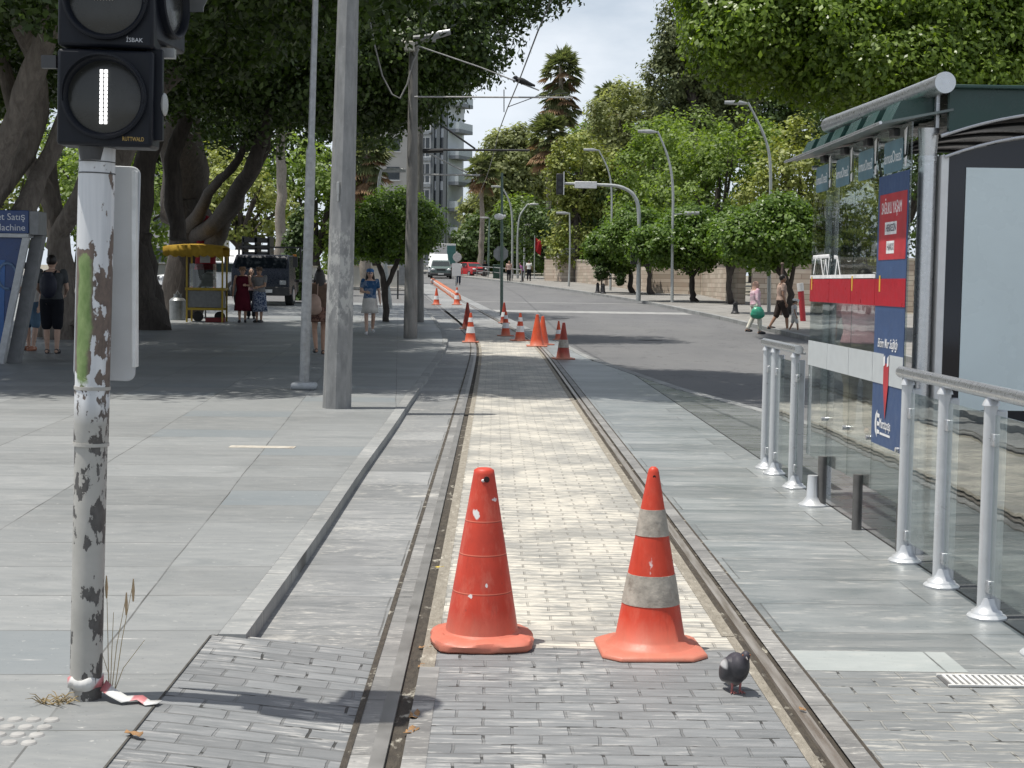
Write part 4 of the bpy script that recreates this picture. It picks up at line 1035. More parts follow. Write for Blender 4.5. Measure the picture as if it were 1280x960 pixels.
def head(parent, M, units, lit=None, wide=.322, name='signal_head', txt=True, vis=.10, vmat=None):
    """front faces local -Y; z=0 is the bottom of the lowest unit"""
    hd = None
    for u in range(units):
        z0 = u*.333; mb = MB()
        mb.bx((-wide/2, 0, z0+.004), (wide/2, .15, z0+.329))
        body = mb.build(name, HOUS, parent, bevel=.012)
        body.data.transform(M)
        R0 = wide*.405
        def lath(prof, nm, mt, n=40, cut=None):
            m = MB(); m.lathe(prof, n, Matrix.Translation((0,0,z0+.170)) @ Matrix.Rotation(PI/2, 4, 'X'))
            o = m.build(nm, mt, body); o.data.transform(M); return o
        m = MB()                                        # ring round the lens
        k = 44; vs = []; fs = []
        pr = [(R0*1.10,.0),(R0*1.10,.022),(R0*1.04,.026),(R0*.99,.022),(R0*.92,-.004)]
        for r, d in pr:
            for i in range(k):
                a = 2*PI*i/k; vs.append((r*math.cos(a), -d, z0+.170+r*math.sin(a)))
        for j in range(len(pr)-1):
            for i in range(k): fs.append((j*k+i, j*k+(i+1)%k, (j+1)*k+(i+1)%k, (j+1)*k+i))
        m.add(vs, fs); o = m.build('lens_ring', HOUS, body, fix=True); o.data.transform(M)
        lath([(R0*.96, .001), (R0*.7, .008), (R0*.3, .012), (.002, .013)], 'lens', LENS)
        if vis:                                         # visor hood over the upper part
            m = MB(); vs = []; fs = []; k = 28
            for j, (d, e) in enumerate(((.02,0),(.02+vis,0),(.02+vis,-.005),(.02,-.005))):
                for i in range(k+1):
                    a = rad(-8)+rad(196)*i/k
                    dd = d if d < .03 else .02+vis*(.42+.58*max(0, math.sin(a)))
                    vs.append(((R0*1.06+e)*math.cos(a), -dd, z0+.170+(R0*1.06+e)*math.sin(a)))
            for j in range(4):
                for i in range(k):
                    j2 = (j+1) % 4; fs.append((j*(k+1)+i, j*(k+1)+i+1, j2*(k+1)+i+1, j2*(k+1)+i))
            m.add(vs, fs); o = m.build('visor', vmat or HOUS, body, fix=True); o.data.transform(M)
        if lit == u:
            m = MB(); r_ = random.Random(1)
            for c_ in (-.0075, .0075):
                for q in range(13): m.box((c_, -.0165, z0+.083+q*.0142), (.0115,.004,.0125))
            o = m.build('lit_bar', LIT, body, bevel=.003); o.data.transform(M)
        elif txt:
            m = MB()
            for q in range(5):
                for w in range(7-(q > 3)*3):
                    m.ball(((w-3)*.010+(q%2)*.005-.004, -.0145, z0+.158+q*.0085), (.0026,.002,.0026), 6, 4)
            o = m.build('unlit_dots', LEDM, body); o.data.transform(M)
        if txt:
            yl = mat('yellow lettering', (.50,.34,.10), .6); wl = mat('pale lettering', (.55,.57,.6), .6)
            text('RUTTWALD' if u == 0 else 'İSBAK', .020, yl if u == 0 else wl, body, M @ frame(Vector((.098,-.0008,z0+.030)), (1,0,0), (0,-1,0)), width=.072 if u == 0 else .056, depth=.001)
        hd = body
    return hd
zb = (P(130, 184, YB-.11)-b).z
hp_ = P(130, 184, YB-.11)-b; hb = Matrix.Translation((hp_.x, -.11, hp_.z)) @ Matrix.Rotation(rad(2), 4, 'Z') @ Matrix.Rotation(rad(.8), 4, 'Y')
head(sig, hb, 3, lit=0, vis=.05)
m = MB(); m.bx((-.04,-.09,HP-.022),(.14,.05,HP-.006)); m.path([(tl.x-.01,-.05,HP-.07),(tl.x-.01,-.05,HP-.02)],[.036,.046],16); m.build('mounting_bracket', DKMET, sig)
m = MB(); m.bx((hp_.x+.13,-.06,zb+.03),(hp_.x+.187,-.03,zb+.34)); m.build('backing_plate', HOUS, sig, bevel=.004)
m = MB(); m.ball((hp_.x+.19,-.04,zb+.155),(.012,.03,.04),12,8); m.build('bracket_knob', mat('grey plastic', (.36,.37,.36), .5), sig)
m = MB(); m.bx((hp_.x-.215,-.1,zb+.265),(hp_.x-.165,-.07,zb+.308)); m.build('cable_clip', DKMET, sig)
hq_ = P(214, 62, YB+.10)-b; hs_ = Matrix.Translation((hq_.x, .10, hq_.z)) @ Matrix.Rotation(rad(82), 4, 'Z')
head(sig, hs_, 1, wide=.30, txt=False, vis=.13, name='side_signal_head', vmat=mat('grey visor', (.16,.17,.175), .5))
m = MB(); m.bx((hq_.x-.16,.05,hq_.z-.035),(hq_.x+.02,.09,hq_.z-.002)); m.build('side_bracket', GALV, sig)
# grey backing board strapped behind the pole
BOARD = mat('pale grey board back', (.46,.48,.50), .5, var=.08, scale=4, dirt=(.36,.37,.36))
def rrect(w, h, r, n=5):
    pts = []
    for cx_, cy_, a0 in ((w/2-r,h/2-r,0),(-w/2+r,h/2-r,90),(-w/2+r,-h/2+r,180),(w/2-r,-h/2+r,270)):
        for i in range(n+1):
            a = rad(a0+90*i/n); pts.append((cx_+r*math.cos(a), cy_+r*math.sin(a)))
    return pts
A = P(94, 206, YB+.10)-b; B = P(172, 476, YB+.10)-b
m = MB(); m.prism(rrect(B.x-A.x, A.z-B.z, .03), .012, frame(Vector(((A.x+B.x)/2, .112, (A.z+B.z)/2)), (1,0,-.028), (0,-1,0)))
m.build('backing_board', BOARD, sig, bevel=.003)
m = MB(); m.bx((B.x-.012, .06, B.z+.05), (B.x+.002, .11, A.z-.02)); m.build('board_edge', mat('white edge', (.66,.67,.66), .4), sig, bevel=.003)
# barrier tape round the foot, dry weeds beside it
TAPE = NT('red and white tape')
p = TAPE.n('TexCoord').outputs['Object']; w_ = TAPE.xyz(p)
f_ = TAPE.ramp(TAPE.math('SINE', TAPE.math('MULTIPLY', TAPE.math('ADD', w_[0], TAPE.math('MULTIPLY', w_[2], -.6)), 40)), .35, .6)
TAPE = TAPE.done(TAPE.pbr(TAPE.mix(f_, (.60,.60,.585), (.52,.19,.20)), .5))
mb = MB(); n = 28; vs = []; fs = []
for i in range(n+1):
    a = 2*PI*i/n; r = .060+.003*math.sin(i*1.7)
    z0 = .040+.005*math.sin(i*.8); z1 = .080+.006*math.sin(i*1.1+1)
    for z in (z0, z1): vs.append((r*math.cos(a), r*math.sin(a), z))
for i in range(n): fs.append((2*i, 2*i+2, 2*i+3, 2*i+1))
mb.add(vs, fs)
vs = []; fs = []; pts = [(.06,-.01,.06),(.10,-.05,.04),(.15,-.075,.018),(.20,-.055,.022),(.235,-.085,.008),(.275,-.08,.010)]
for i, (x, y, z) in enumerate(pts): vs += [(x, y-.022, z*.6+.003*(i%2)), (x+.010, y+.024, z*.6+.022*(1-i/5)**2+.003)]
for i in range(len(pts)-1): fs.append((2*i, 2*i+2, 2*i+3, 2*i+1))
mb.add(vs, fs)
tp = mb.build('barrier_tape', TAPE, None, loc=b+Vector((0,0,.001))); so = tp.modifiers.new('t', 'SOLIDIFY'); so.thickness = .002
tag(tp, 'red and white barrier tape wrapped round the foot of the flaking signal pole', 'tape')
wd = thing('dry_weed', 'tall dry grass stalks growing at the foot of the signal pole', 'weed', b+Vector((.075,.03,0)))
mb = MB(); r_ = random.Random(5); hd_ = MB()
for x, h_, l in ((.0,.42,-.01),(.025,.36,.035),(.055,.41,.03),(.035,.2,.09),(.015,.3,.0),(.02,.16,-.05)):
    q = [(x*.3,0,-.01),(x*.7+l*.3,.0,h_*.5),(x+l,.01,h_)]; mb.path(q, [.0018,.0015,.001], 5)
    if h_ > .33: hd_.path([(x+l,.01,h_-.07),(x+l,.01,h_-.03),(x+l*1.02,.01,h_+.012)], [.003,.006,.002], 6)
mb.build('stalk', mat('dry straw', (.42,.34,.20), .8), wd); hd_.build('seed_head', mat('seed heads', (.45,.33,.2), .9), wd)
mb = MB()
for k in range(34):
    a = r_.uniform(0, 2*PI); q = Vector((-.09+.05*math.cos(a), -.075+.02*math.sin(a), 0)); e = q+Vector((r_.uniform(-.06,.06), r_.uniform(-.05,.03), r_.uniform(.004,.035)))
    mb.path([q, q.lerp(e,.6)+Vector((0,0,.01)), e], [.002,.0018,.0008], 4)
tag(mb.build('dry_grass_tuft', mat('dry grass', (.30,.23,.12), .9), None, loc=b), 'tuft of brown dry grass at the joint in front of the signal pole foot', 'grass tuft')

# ---- lamp and catenary poles on the plaza
b = G(380, 487, SW); tp_ = P(396, -60, b.y)-b
o = thing('lamp_pole', 'thin galvanised lamp pole with a grey foot, left of the octagonal pole', 'lamp pole', b)
k = (487-185)/(487+60)
mb = MB(); mb.path([(0,0,0), tuple(tp_*k)], [.068,.066], 20); mb.build('pole', GALV, o)
mb = MB(); mb.path([tuple(tp_*(k-.002)), tuple(tp_*(k+.012)), tuple(tp_)], [.066,.046,.040], 16); mb.build('upper_pole', GALV, o)
mb = MB(); mb.box((0,-.0,.05), (.34,.30,.10)); mb.build('foot', mat('grey concrete foot', (.36,.38,.39), .7), o, bevel=.04)
b = G(421, 510, SW); tp_ = P(437, -60, b.y)-b
def m_octa():
    t = NT('weathered octagonal pole'); p = t.pos((3,3,.8), obj=True); z = t.xyz(t.n('TexCoord').outputs['Object'])[2]
    n1 = t.noise(p, 4, 6, .65); n2 = t.noise(t.pos(obj=True), 22, 5, .7)
    c = t.mix(t.ramp(n1, .3, .7), (.16,.163,.163), (.27,.273,.27))
    pap = t.math('MULTIPLY', t.ramp(t.noise(t.pos((1,1,.5), obj=True), 9, 6, .75), .48, .56), t.math('MULTIPLY', t.ramp(z, .9, 1.05), t.ramp(z, 2.0, 2.15, 1, 0)))
    c = t.mix(t.math('MULTIPLY', pap, .8), c, (.42,.42,.40))
    c = t.mix(t.ramp(n2, .62, .72, 0, .5), c, (.4,.4,.385))
    return t.done(t.pbr(c, .6, .1, normal=t.bump(n2, .2, .006)))
OCT = m_octa()
o = thing('octagonal_pole', 'thick grey octagonal pole with torn paper remains, standing by the kerb', 'pole', b)
mb = MB(); mb.path([(0,0,-.02), tuple(tp_)], [.168,.115], 8); mb.build('pole', OCT, o, angle=20)
m = MB(); c_ = P(422,236,b.y)-b; m.box((c_.x+.02,-.14,c_.z), (.03,.03,.14)); m.box((c_.x+.02,-.14,c_.z-.1), (.02,.02,.10)); m.build('cable_clamp', mat('grey plastic', (.36,.37,.36), .5), o, bevel=.005)
# concrete catenary pole with bracket, lamp, cables
CONC = m_bark('grey concrete pole', (.17,.165,.155), (.29,.285,.27), .6)
b = G(513, 423, SW); YC = b.y
o = thing('catenary_pole', 'brown grey catenary pole with a lamp on top and a long bracket over the track', 'catenary pole', b)
tp_ = P(517, 52, YC)-b
mb = MB(); mb.path([(0,0,-.05), tuple(tp_)], [.175,.105], 18); mb.build('pole', CONC, o)
def Lc(px, py, dy=0.): return tuple(P(px, py, YC+dy)-b)
mb = MB(); mb.path([Lc(518,121,-.1), Lc(716,122,-.1)], [.022,.020], 8); mb.path([Lc(518,56,-.1), Lc(600,84,-.1), Lc(674,113,-.1)], .018, 8); mb.build('bracket_arm', mat('pale cable steel', (.40,.40,.39), .5, .3), o)
mb = MB(); mb.path([Lc(630,112,-.1), Lc(630,140,-.1)], .012, 6); mb.path([Lc(634,134,-.1), Lc(672,120,-.1), Lc(710,116,-.1)], .010, 6); mb.build('dropper', DKMET, o)
mb = MB(); mb.path([Lc(512,47,-.1), Lc(528,46,-.2), Lc(545,43,-.3)], .05, 8); mb.build('lamp_arm', GALV, o)
mb = MB(); mb.path([Lc(540,45,-.3), Lc(563,40,-.4)], [.10,.07], 10, ell=.4); mb.build('lamp_head', mat('lamp housing', (.40,.41,.41), .4, .4), o); mb = MB(); mb.path([Lc(526,47,.1), Lc(545,50,.1)], [.09,.06], 10, ell=.5); mb.build('lamp_head', mat('lamp housing', (.40,.41,.41), .4, .4), o)
mb = MB(); mb.box(Lc(512,58,-.15), (.26,.2,.24)); mb.build('junction_box', mat('cream box', (.50,.49,.42), .6), o, bevel=.02)
mb = MB(); mb.path([Lc(457,-12,-.2), Lc(461,20,-.2), Lc(468,55,-.2), Lc(478,95,-.2), Lc(490,118,-.2), Lc(500,123,-.2), Lc(509,105,-.2), Lc(516,78,-.2), Lc(523,62,-.2), Lc(520,52,-.2)], .020, 8); mb.build('cable_loop', mat('grey cable', (.24,.24,.235), .6), o)
# bird on the stay
c_ = P(652, 101, YC-.12)
mb = MB(); mb.ball((0,0,.0),(.17,.07,.075),12,8, Matrix.Rotation(rad(18),3,'Y')); mb.ball((-.15,0,.075),(.06,.05,.055),10,8); mb.path([(-.2,0,.07),(-.25,0,.06)],[.02,.004],6); mb.path([(.1,0,-.03),(.24,0,-.09),(.34,0,-.12)],[.06,.045,.03],8,ell=.4); mb.path([(0,0,-.04),(0,0,-.10)],.012,6)
tag(remesh(mb, 'bird', mat('black feathers', (.015,.015,.017), .6), .012, None, 2, loc=c_), 'black bird perched on the stay of the catenary bracket', 'bird')
# two farther catenary poles with black insulated brackets
def cat_pole(px, py, ybr, pxe, label, black):
    b = G(px, py, SW); Y = b.y
    o = thing('catenary_pole', label, 'catenary pole', b); L_ = lambda x, y: tuple(P(x, y, Y)-b)
    tpz = (P(px+1, ybr-52, Y)-b)
    mb = MB(); mb.path([(0,0,-.05), tuple(tpz)], [.15,.10], 14); mb.build('pole', CONC, o)
    m_ = mat('black insulated rod', (.03,.03,.032), .5) if black else mat('pale cable steel', (.40,.40,.39), .5, .3)
    mb = MB(); mb.path([L_(px+2, ybr), L_(pxe, ybr+1)], .035, 8)
    if black: mb.path([L_(px+4, ybr+2), L_(px+30, ybr+1)], .07, 8); mb.path([L_(px+3, ybr-48), L_(px+70, ybr-1)], .03, 8)
    else: mb.path([L_(px+3, ybr-32), L_(px+62, ybr-2)], .03, 8)
    mb.build('bracket_arm', m_, o)
cat_pole(524, 402.5, 187, 662, 'catenary pole half hidden behind the nearest one, with a black bracket', True)
cat_pole(522, 391, 218, 600, 'third catenary pole down the track with a pale bracket', False)
# contact wire over the track
pts = [(2.0,2,6.0),(1.2,14,5.95)]+[tuple(P(672,40,25.5)), tuple(P(650,98,32)), tuple(P(634,136,YC-.1)), tuple(P(624,163,46)), tuple(P(616,196,62)), tuple(P(608,222,84)), tuple(P(596,250,115))]
mb = MB(); mb.path(pts, .013, 6); tag(mb.build('contact_wire', mat('grey cable', (.24,.24,.235), .6)), 'grey overhead contact wire running along the tram track', 'cable')

# ---- pigeon
b = G(920, 866)
mb = MB()
mb.ball((0,.03,.125), (.062,.10,.070), 18, 12, Matrix.Rotation(rad(-38),3,'X'))
mb.ball((.006,-.030,.150), (.052,.050,.055), 14, 10)
mb.path([(.012,-.040,.165),(.024,-.052,.198)], [.036,.028], 12); mb.ball((.026,-.056,.203), (.024,.028,.024), 12, 8)
mb.path([(0,.09,.10),(-.005,.15,.075),(-.005,.185,.062)], [.045,.035,.028], 10, ell=.45)
for sx in (-1,1): mb.ball((sx*.050,.035,.125), (.022,.088,.048), 12, 8, Matrix.Rotation(rad(-35),3,'X'))
PG = NT('pigeon plumage'); p = PG.n('TexCoord').outputs['Object']; x_, y_, z_ = PG.xyz(p)
nz = PG.noise(p, 40, 4)
c_ = PG.mix(PG.ramp(nz, .3, .7), (.030,.030,.035), (.055,.052,.058)); c_ = PG.mix(PG.ramp(z_, .15, .20, 0, .6), c_, (.035,.03,.045))
wm = PG.math('MULTIPLY', PG.ramp(x_, -.058, -.066), PG.math('MULTIPLY', PG.ramp(z_, .135, .145), PG.ramp(z_, .185, .195, 1, 0)))
c_ = PG.mix(wm, c_, (.55,.55,.55)); c_ = PG.mix(PG.ramp(z_, .085, .065), c_, (.25,.24,.23))
PG = PG.done(PG.pbr(c_, .6, normal=PG.bump(nz, .4, .003)))
pgn = remesh(mb, 'pigeon', PG, .0065, None, 3, loc=b+Vector((0,0,-.028))); pgn.rotation_euler = (0,0,rad(10)); pgn.scale = (.74,.80,.88); pgn.location = b+Vector((0,0,-.024))
tag(pgn, 'dark grey pigeon standing on the bricks beside the right rail', 'pigeon')
mb = MB(); mb.path([(.022,-.078,.200),(.022,-.096,.194)], [.007,.002], 8); mb.build('beak', mat('beak', (.09,.08,.08), .5), pgn)
mb = MB(); [mb.ball((.026+sx*.019,-.066,.209), .0042, 8, 6) for sx in (-1,1)]; mb.build('eye', mat('orange eye', (.35,.1,.02), .3), pgn)
for sx in (-1,1):
    mb = MB(); q = Vector((sx*.022,.0,.028)); mb.path([q+Vector((0,.015,.07)), q+Vector((0,.0,.035)), q+Vector((0,.004,.008))], [.014,.007,.006], 8)
    for a in (-.5,0,.5): mb.path([q+Vector((0,.004,.007)), q+Vector((math.sin(a)*.035,-.035*math.cos(a),.004))], [.0045,.002], 6)
    mb.path([q+Vector((0,.004,.007)), q+Vector((0,.026,.004))], [.004,.002], 6); mb.build('leg', mat('pink legs', (.35,.13,.12), .6), pgn)

# ---- leaves, grate, drain strip
LEAFD = mat('dead leaf', (.30,.17,.075), .8, var=.3, scale=30); LEAFY = mat('yellow leaf', (.55,.42,.08), .7)
def leaf(px, py, r, label, m=LEAFD, off=.0, seed=0):
    q = G(px, py, off); rr = random.Random(seed); mb = MB(); n = 14; vs = [(0,0,.25*r)]; 
    for i in range(n):
        a = 2*PI*i/n; k = r*(1+.35*math.cos(2*a)+.18*rr.uniform(-1,1)); vs.append((k*math.cos(a), .7*k*math.sin(a), r*(.25+.45*rr.random())))
    mb.add(vs, [(0,1+i,1+(i+1)%n) for i in range(n)])
    o = mb.build('fallen_leaf', m, None, loc=q+Vector((0,0,.002))); o.rotation_euler = (0,0,rr.uniform(0,6)); so = o.modifiers.new('t','SOLIDIFY'); so.thickness = .0015
    return tag(o, label, 'leaf', 'fallen leaves')
leaf(168, 921, .028, 'brown dead leaf at the edge of the crossing bricks below the signal pole', off=SW, seed=1)
leaf(518, 899, .034, 'curled brown leaf in the left rail groove, upper of two lying together', off=-.012, seed=2)
leaf(514, 918, .032, 'curled brown leaf in the left rail groove, lower of two lying together', off=-.012, seed=3)
leaf(531, 812, .022, 'small brown leaf in the rail groove beside the base of the plain cone', off=-.012, seed=4)
leaf(527, 835, .020, 'pale brown leaf in the left rail groove just below the plain cone', off=-.012, seed=5)
leaf(549, 711, .020, 'yellow leaf in the rail groove left of the plain cone', LEAFY, -.01, 6)
leaf(932, 792, .022, 'brown leaf caught in the right rail groove above the pigeon', off=-.012, seed=7)
leaf(1003, 889, .016, 'tiny brown leaf on the right rail near the bottom of the view', off=.006, seed=8)
q = G(1243, 853)
gt = thing('drain_grate', 'white slotted drain grate set in the bricks at the right edge', 'drain grate', q)
mb = MB()
for i in range(15): mb.bx((-.19+i*.026,-.075,.001),(-.176+i*.026,.075,.010))
mb.bx((-.21,-.085,.001),(.21,-.075,.011)); mb.bx((-.21,.075,.001),(.21,.085,.011)); mb.build('bars', mat('white grate', (.62,.62,.60), .5), gt, bevel=.001)
mb = MB(); mb.bx((-.21,-.085,.0006),(.21,.085,.003)); mb.build('pit', mat('drain shadow', (.10,.10,.10), .9), gt)
q = G(328, 559, SW)
mb = MB(); mb.box((0,0,.002),(.58,.16,.006)); mb.box((-.25,0,.005),(.05,.05,.006)); mb.box((.25,0,.005),(.05,.05,.006))
tag(mb.build('cover_plate', mat('rusty cream plate', (.46,.43,.37), .6, dirt=(.3,.2,.12)), None, loc=q, bevel=.002), 'long cream metal cover plate let into the plaza paving', 'cover plate')
# ------------------------------------------------------------------ tram shelter and railings
XG = 2.40
sh = thing('tram_shelter', 'glass tram shelter with a dark green roof, silver tube and blue banner', 'tram shelter', (XG, 10.2, 0))
LS = lambda p: Vector(p)-Vector((XG, 10.2, 0))
SS = lambda x, y, z: (x-XG, y-10.2, z)
ys = [8.82, 9.53, 10.18, 10.84, 11.50]
STK = mat('blue grey sticker', (.13,.23,.28), .4); WL = mat('white lettering', (.78,.78,.78), .5)
REDS = mat('red glass band', (.42,.008,.022), .35, var=.1); FROST = mat('frosted white band', (.50,.53,.54), .5, var=.05)
NAVY = mat('navy banner print', (.045,.085,.19), .5, var=.08); REDP = mat('red banner print', (.45,.035,.045), .5)
YEL = mat('yellow marker', (.62,.40,.05), .5)
def wall_M(y, z, off=.0075):        # frame on the track side of the glass; local x runs towards the camera, so it reads left to right from the track
    return frame(Vector(SS(XG-off, y, z)), (0,-1,0), (-1,0,0))
for i in range(4):
    y0, y1 = ys[i]+.004, ys[i+1]-.004; yc = (y0+y1)/2; w = y1-y0
    m = MB(); m.bx(SS(XG-.005, y0, .30), SS(XG+.005, y1, 2.53)); g = m.build('glass_panel', GLASS, sh)
    zc = 2.36
    m = MB(); m.prism(rrect(w*.62, .19, .03), .002, wall_M(yc+.02, zc, .0085)); m.build('sticker', STK, g)
    Mx = wall_M(yc+.03, zc-.005, .0105)
    text('SzenOsomsi', .10, WL, g, Mx @ Matrix.Diagonal((-1,1,1,1)), width=w*.56, depth=.0008)
    m = MB(); m.prism([(-.03,.11),(.03,.13),(.008,-.03),(-.012,-.03)], .0016, wall_M(yc-w*.36, zc+.02, .0105)); m.prism([(-.012,-.05),(.04,-.04),(.03,-.10),(-.005,-.10)], .0016, wall_M(yc-w*.36, zc+.02, .0105)); m.build('logo_mark', WL, g)
    m = MB(); m.bx(SS(XG-.0125, y0, 1.458), SS(XG-.0105, y1, 1.625)); m.build('red_band', REDS, g)
    if i:
        m = MB(); m.bx(SS(XG-.0125, y0, 1.630), SS(XG-.0105, y1, 1.655)); m.build('white_line', WL, g)
    m = MB(); m.bx(SS(XG-.0125, y0, .98), SS(XG-.0105, y1, 1.165)); m.build('frosted_band', FROST, g)
    if i in (0, 1, 3):
        yy = {0: y1-.10, 1: y1-.02, 3: y1-.05}[i]
        m = MB(); m.bx(SS(XG-.0145, yy-.03, 1.545), SS(XG-.0128, yy+.0, 1.645)); m.build('yellow_marker', YEL, g)
    for (yy, zz) in ((y0+.04, .62), (y1-.04, 2.46)):
        m = MB(); m.path([SS(XG-.03, yy, zz), SS(XG+.05, yy, zz)], [.016,.016], 12); m.build('glass_clamp', ALU, g)
    if i in (2, 3):
        pts = [(.24,.06),(.20,-.0),(.12,.05),(.06,.055),(-.02,.05),(-.20,.06)] if i == 3 else [(.10,.05),(.05,-.06)]
        m = MB(); st = ([[(-.30,.07),(-.26,-.07),(-.18,.05)],[(-.18,.05),(-.12,-.08),(-.02,.06)],[(-.30,.075),(.25,.075)],[(.16,.06),(.22,-.05)]] if i == 3 else [[(.0,-.07),(.10,.06),(.20,.065)],[(.10,.06),(.16,-.07)]])
        for s_ in st: m.path([tuple(wall_M(yc, 1.715, .0105) @ Vector((-x, y, 0))) for x, y in s_], .014, 6, ell=.15, up=(1,0,0))
        m.build('graffiti', WL, g)
# the blue banner on the nearest panel
y0, y1 = ys[0]+.01, ys[1]-.01; yc = (y0+y1)/2
m = MB(); m.bx(SS(XG-.0095, y0, .60), SS(XG-.0055, y1, 2.255)); bn = m.build('banner', NAVY, sh)
m = MB(); m.bx(SS(XG-.0115, y0+.02, 1.74), SS(XG-.0098, y1-.05, 2.14)); m.build('red_field', REDP, bn)
def btxt(s, z, size, width=None, mt=WL, off=.0118, **k): return text(s, size, mt, bn, wall_M(yc+.015, z, off), width=width, depth=.0006, **k)
btxt('SAĞLIKLI YAŞAM', 2.05, .10, .46, sx=1)
for s_, z, w in (('HERKESİN', 1.93, .27), ('HAKKI', 1.815, .18)):
    m = MB(); m.bx(SS(XG-.0124, yc+.02-w/2, z-.038), SS(XG-.0118, yc+.02+w/2, z+.038)); m.build('white_box', WL, bn)
    btxt(s_, z, .062, w*.86, mat('dark lettering', (.05,.05,.07), .6), .0130)
btxt('Bizim Nur Sağlığı', 1.228, .08, .46, shear=.3)
m = MB(); mm = wall_M(yc+.01, .99, .0150); m.prism([(-.06,.12),(-.06,.0),(0,-.22),(.06,.0),(.06,.12)], .001, mm); m.build('red_marker', REDP, bn)
m = MB(); m.prism([(-.06,.12),(-.06,.178),(.06,.178),(.06,.12)], .0008, mm); m.build('marker_body', NAVY, bn)
for sx in (-1, 1):
    m = MB(); m.prism([(sx*.042-.018,.10),(sx*.042-.018,.155),(sx*.042+.018,.17),(sx*.042+.018,.11)], .0008, wall_M(yc+.01, .99, .0166)); m.build('marker_cuff', WL, bn)
btxt('Muratpaşa', .735, .085, .26); 
m = MB(); m.bx(SS(XG-.0118, yc-.11, .668), SS(XG-.011, yc+.13, .682)); m.build('logo_rule', WL, bn)
m = MB(); mm = wall_M(yc+.20, .73, .0110); m.prism([(.0,.085),(-.045,.05),(-.055,0),(-.045,-.05),(.0,-.085),(-.012,-.04),(-.018,0),(-.012,.04)], .0008, mm)
for q in (-.05, 0, .05): m.prism([(.0,q-.014),(.055,q-.010),(.055,q+.010),(.0,q+.014)], .0008, mm)
m.build('logo_emblem', WL, bn)
# stub posts that carry the glass
SP = mat('dark steel stub', (.16,.155,.15), .45, .6, var=.2)
for yy, x in ((10.78, 2.365), (9.76, 2.375), (8.97, 2.45)):
    m = MB(); m.path([SS(x, yy, 0), SS(x, yy, .36)], [.032,.032], 16); po = m.build('stub_post', SP, sh)
    if yy > 10.5:
        f = MB(); f.lathe([(.10,.0),(.10,.012),(.07,.03),(.045,.07),(.038,.22)], 24, Matrix.Translation(SS(x-.06, yy+.02, 0))); f.build('flared_base', SILV, po)
# corner pillar
m = MB(); zp = [(0,.055),(1.57,.055),(2.30,.053)]
m.path([SS(2.52, 8.92, 0), SS(2.52, 8.92, 2.31)], [.052,.052], 28); pl = m.build('corner_pillar', ALU, sh)
m = MB(); m.path([SS(2.52,8.92,2.31), SS(2.52,8.92,2.34)], [.056,.056], 28); m.path([SS(2.52,8.92,2.34), SS(2.52,8.92,2.50)], [.050,.062], 28); m.build('pillar_head', ALU, pl)
m = MB(); m.bx(SS(2.555,8.90,2.45), SS(2.575,8.94,2.75)); m.build('tie_bar', ALU, pl)
for yy in (11.4,):
    m = MB(); m.path([SS(2.52, yy, 0), SS(2.52, yy, 2.5)], [.05,.05], 20); m.build('rear_pillar', ALU, sh)
    m = MB(); m.path([SS(3.9, yy, 0), SS(3.9, yy, 2.5)], [.05,.05], 20); m.build('rear_pillar', ALU, sh)
# lightbox at the near end
m = MB(); m.bx(SS(2.585,8.86,.14), SS(2.63,9.02,2.345)); lb = m.build('lightbox_frame', WHITEP, sh, bevel=.006)
NAVG = NT('black printed glass'); NAVG = NAVG.done(NAVG.pbr((.006,.008,.016), .06, spec=.5))
def archz(x): return 2.345+.145*(1-((x-3.35)/.75)**2) if 2.6 <= x <= 4.1 else 2.345
m = MB(); poly = [(2.632,.14),(4.05,.14),(4.05,2.36)]+[(x, archz(x)-.025) for x in [4.0-.1*i for i in range(14)]]+[(2.632,2.335)]
m.prism([(SS(x,0,0)[0], z) for x, z in poly], .11, Matrix.Translation((0, 8.99-10.2, 0)) @ Matrix.Rotation(PI/2, 4, 'X')); m.build('lightbox_panel', NAVG, sh)
POST = mat('pale blank poster', (.66,.75,.76), .3, var=.05, scale=2.5)
pz0, pz1 = .86, 2.275
m = MB(); m.bx(SS(2.735,8.872,pz0), SS(3.95,8.878,pz1)); m.build('poster', POST, sh)
m = MB(); pts = [SS(x, 8.85, archz(x)-.012) for x in [2.6+.1*i for i in range(15)]]; m.path(pts, .010, 8); m.build('arch_trim', ALU, sh)
# roof: green fascia, vaulted ceiling, eaves and the silver tube
GRN = mat('dark green roof panel', (.016,.050,.042), .3, var=.12, scale=5); CEIL = mat('brown grey vault', (.17,.155,.145), .25, var=.25, scale=2)
def arch2(x): return 2.45+.16*(1-((x-3.4)/.85)**2)
m = MB(); poly = [(2.60,2.715),(4.3,2.715),(4.3,2.50)]+[(x, arch2(x)) for x in [4.2-.1*i for i in range(17)]]
m.prism([(SS(x,0,0)[0], z) for x, z in poly], .04, Matrix.Translation((0, 8.83-10.2, 0)) @ Matrix.Rotation(PI/2, 4, 'X')); rf = m.build('roof_fascia', GRN, sh)
m = MB(); m.bx(SS(2.58,8.74,2.716), SS(4.32,11.6,2.735)); m.build('roof_slab', GRN, sh, bevel=.004)
m = MB(); vs = []; fs = []; xs = [2.56+.08*i for i in range(22)]
for x in xs:
    for y in (8.82, 11.55): vs.append(SS(x, y, arch2(x)+.004))
for i in range(len(xs)-1): fs.append((2*i, 2*i+1, 2*i+3, 2*i+2))
m.add(vs, fs); o = m.build('vaulted_ceiling', CEIL, sh); so = o.modifiers.new('t','SOLIDIFY'); so.thickness = .012
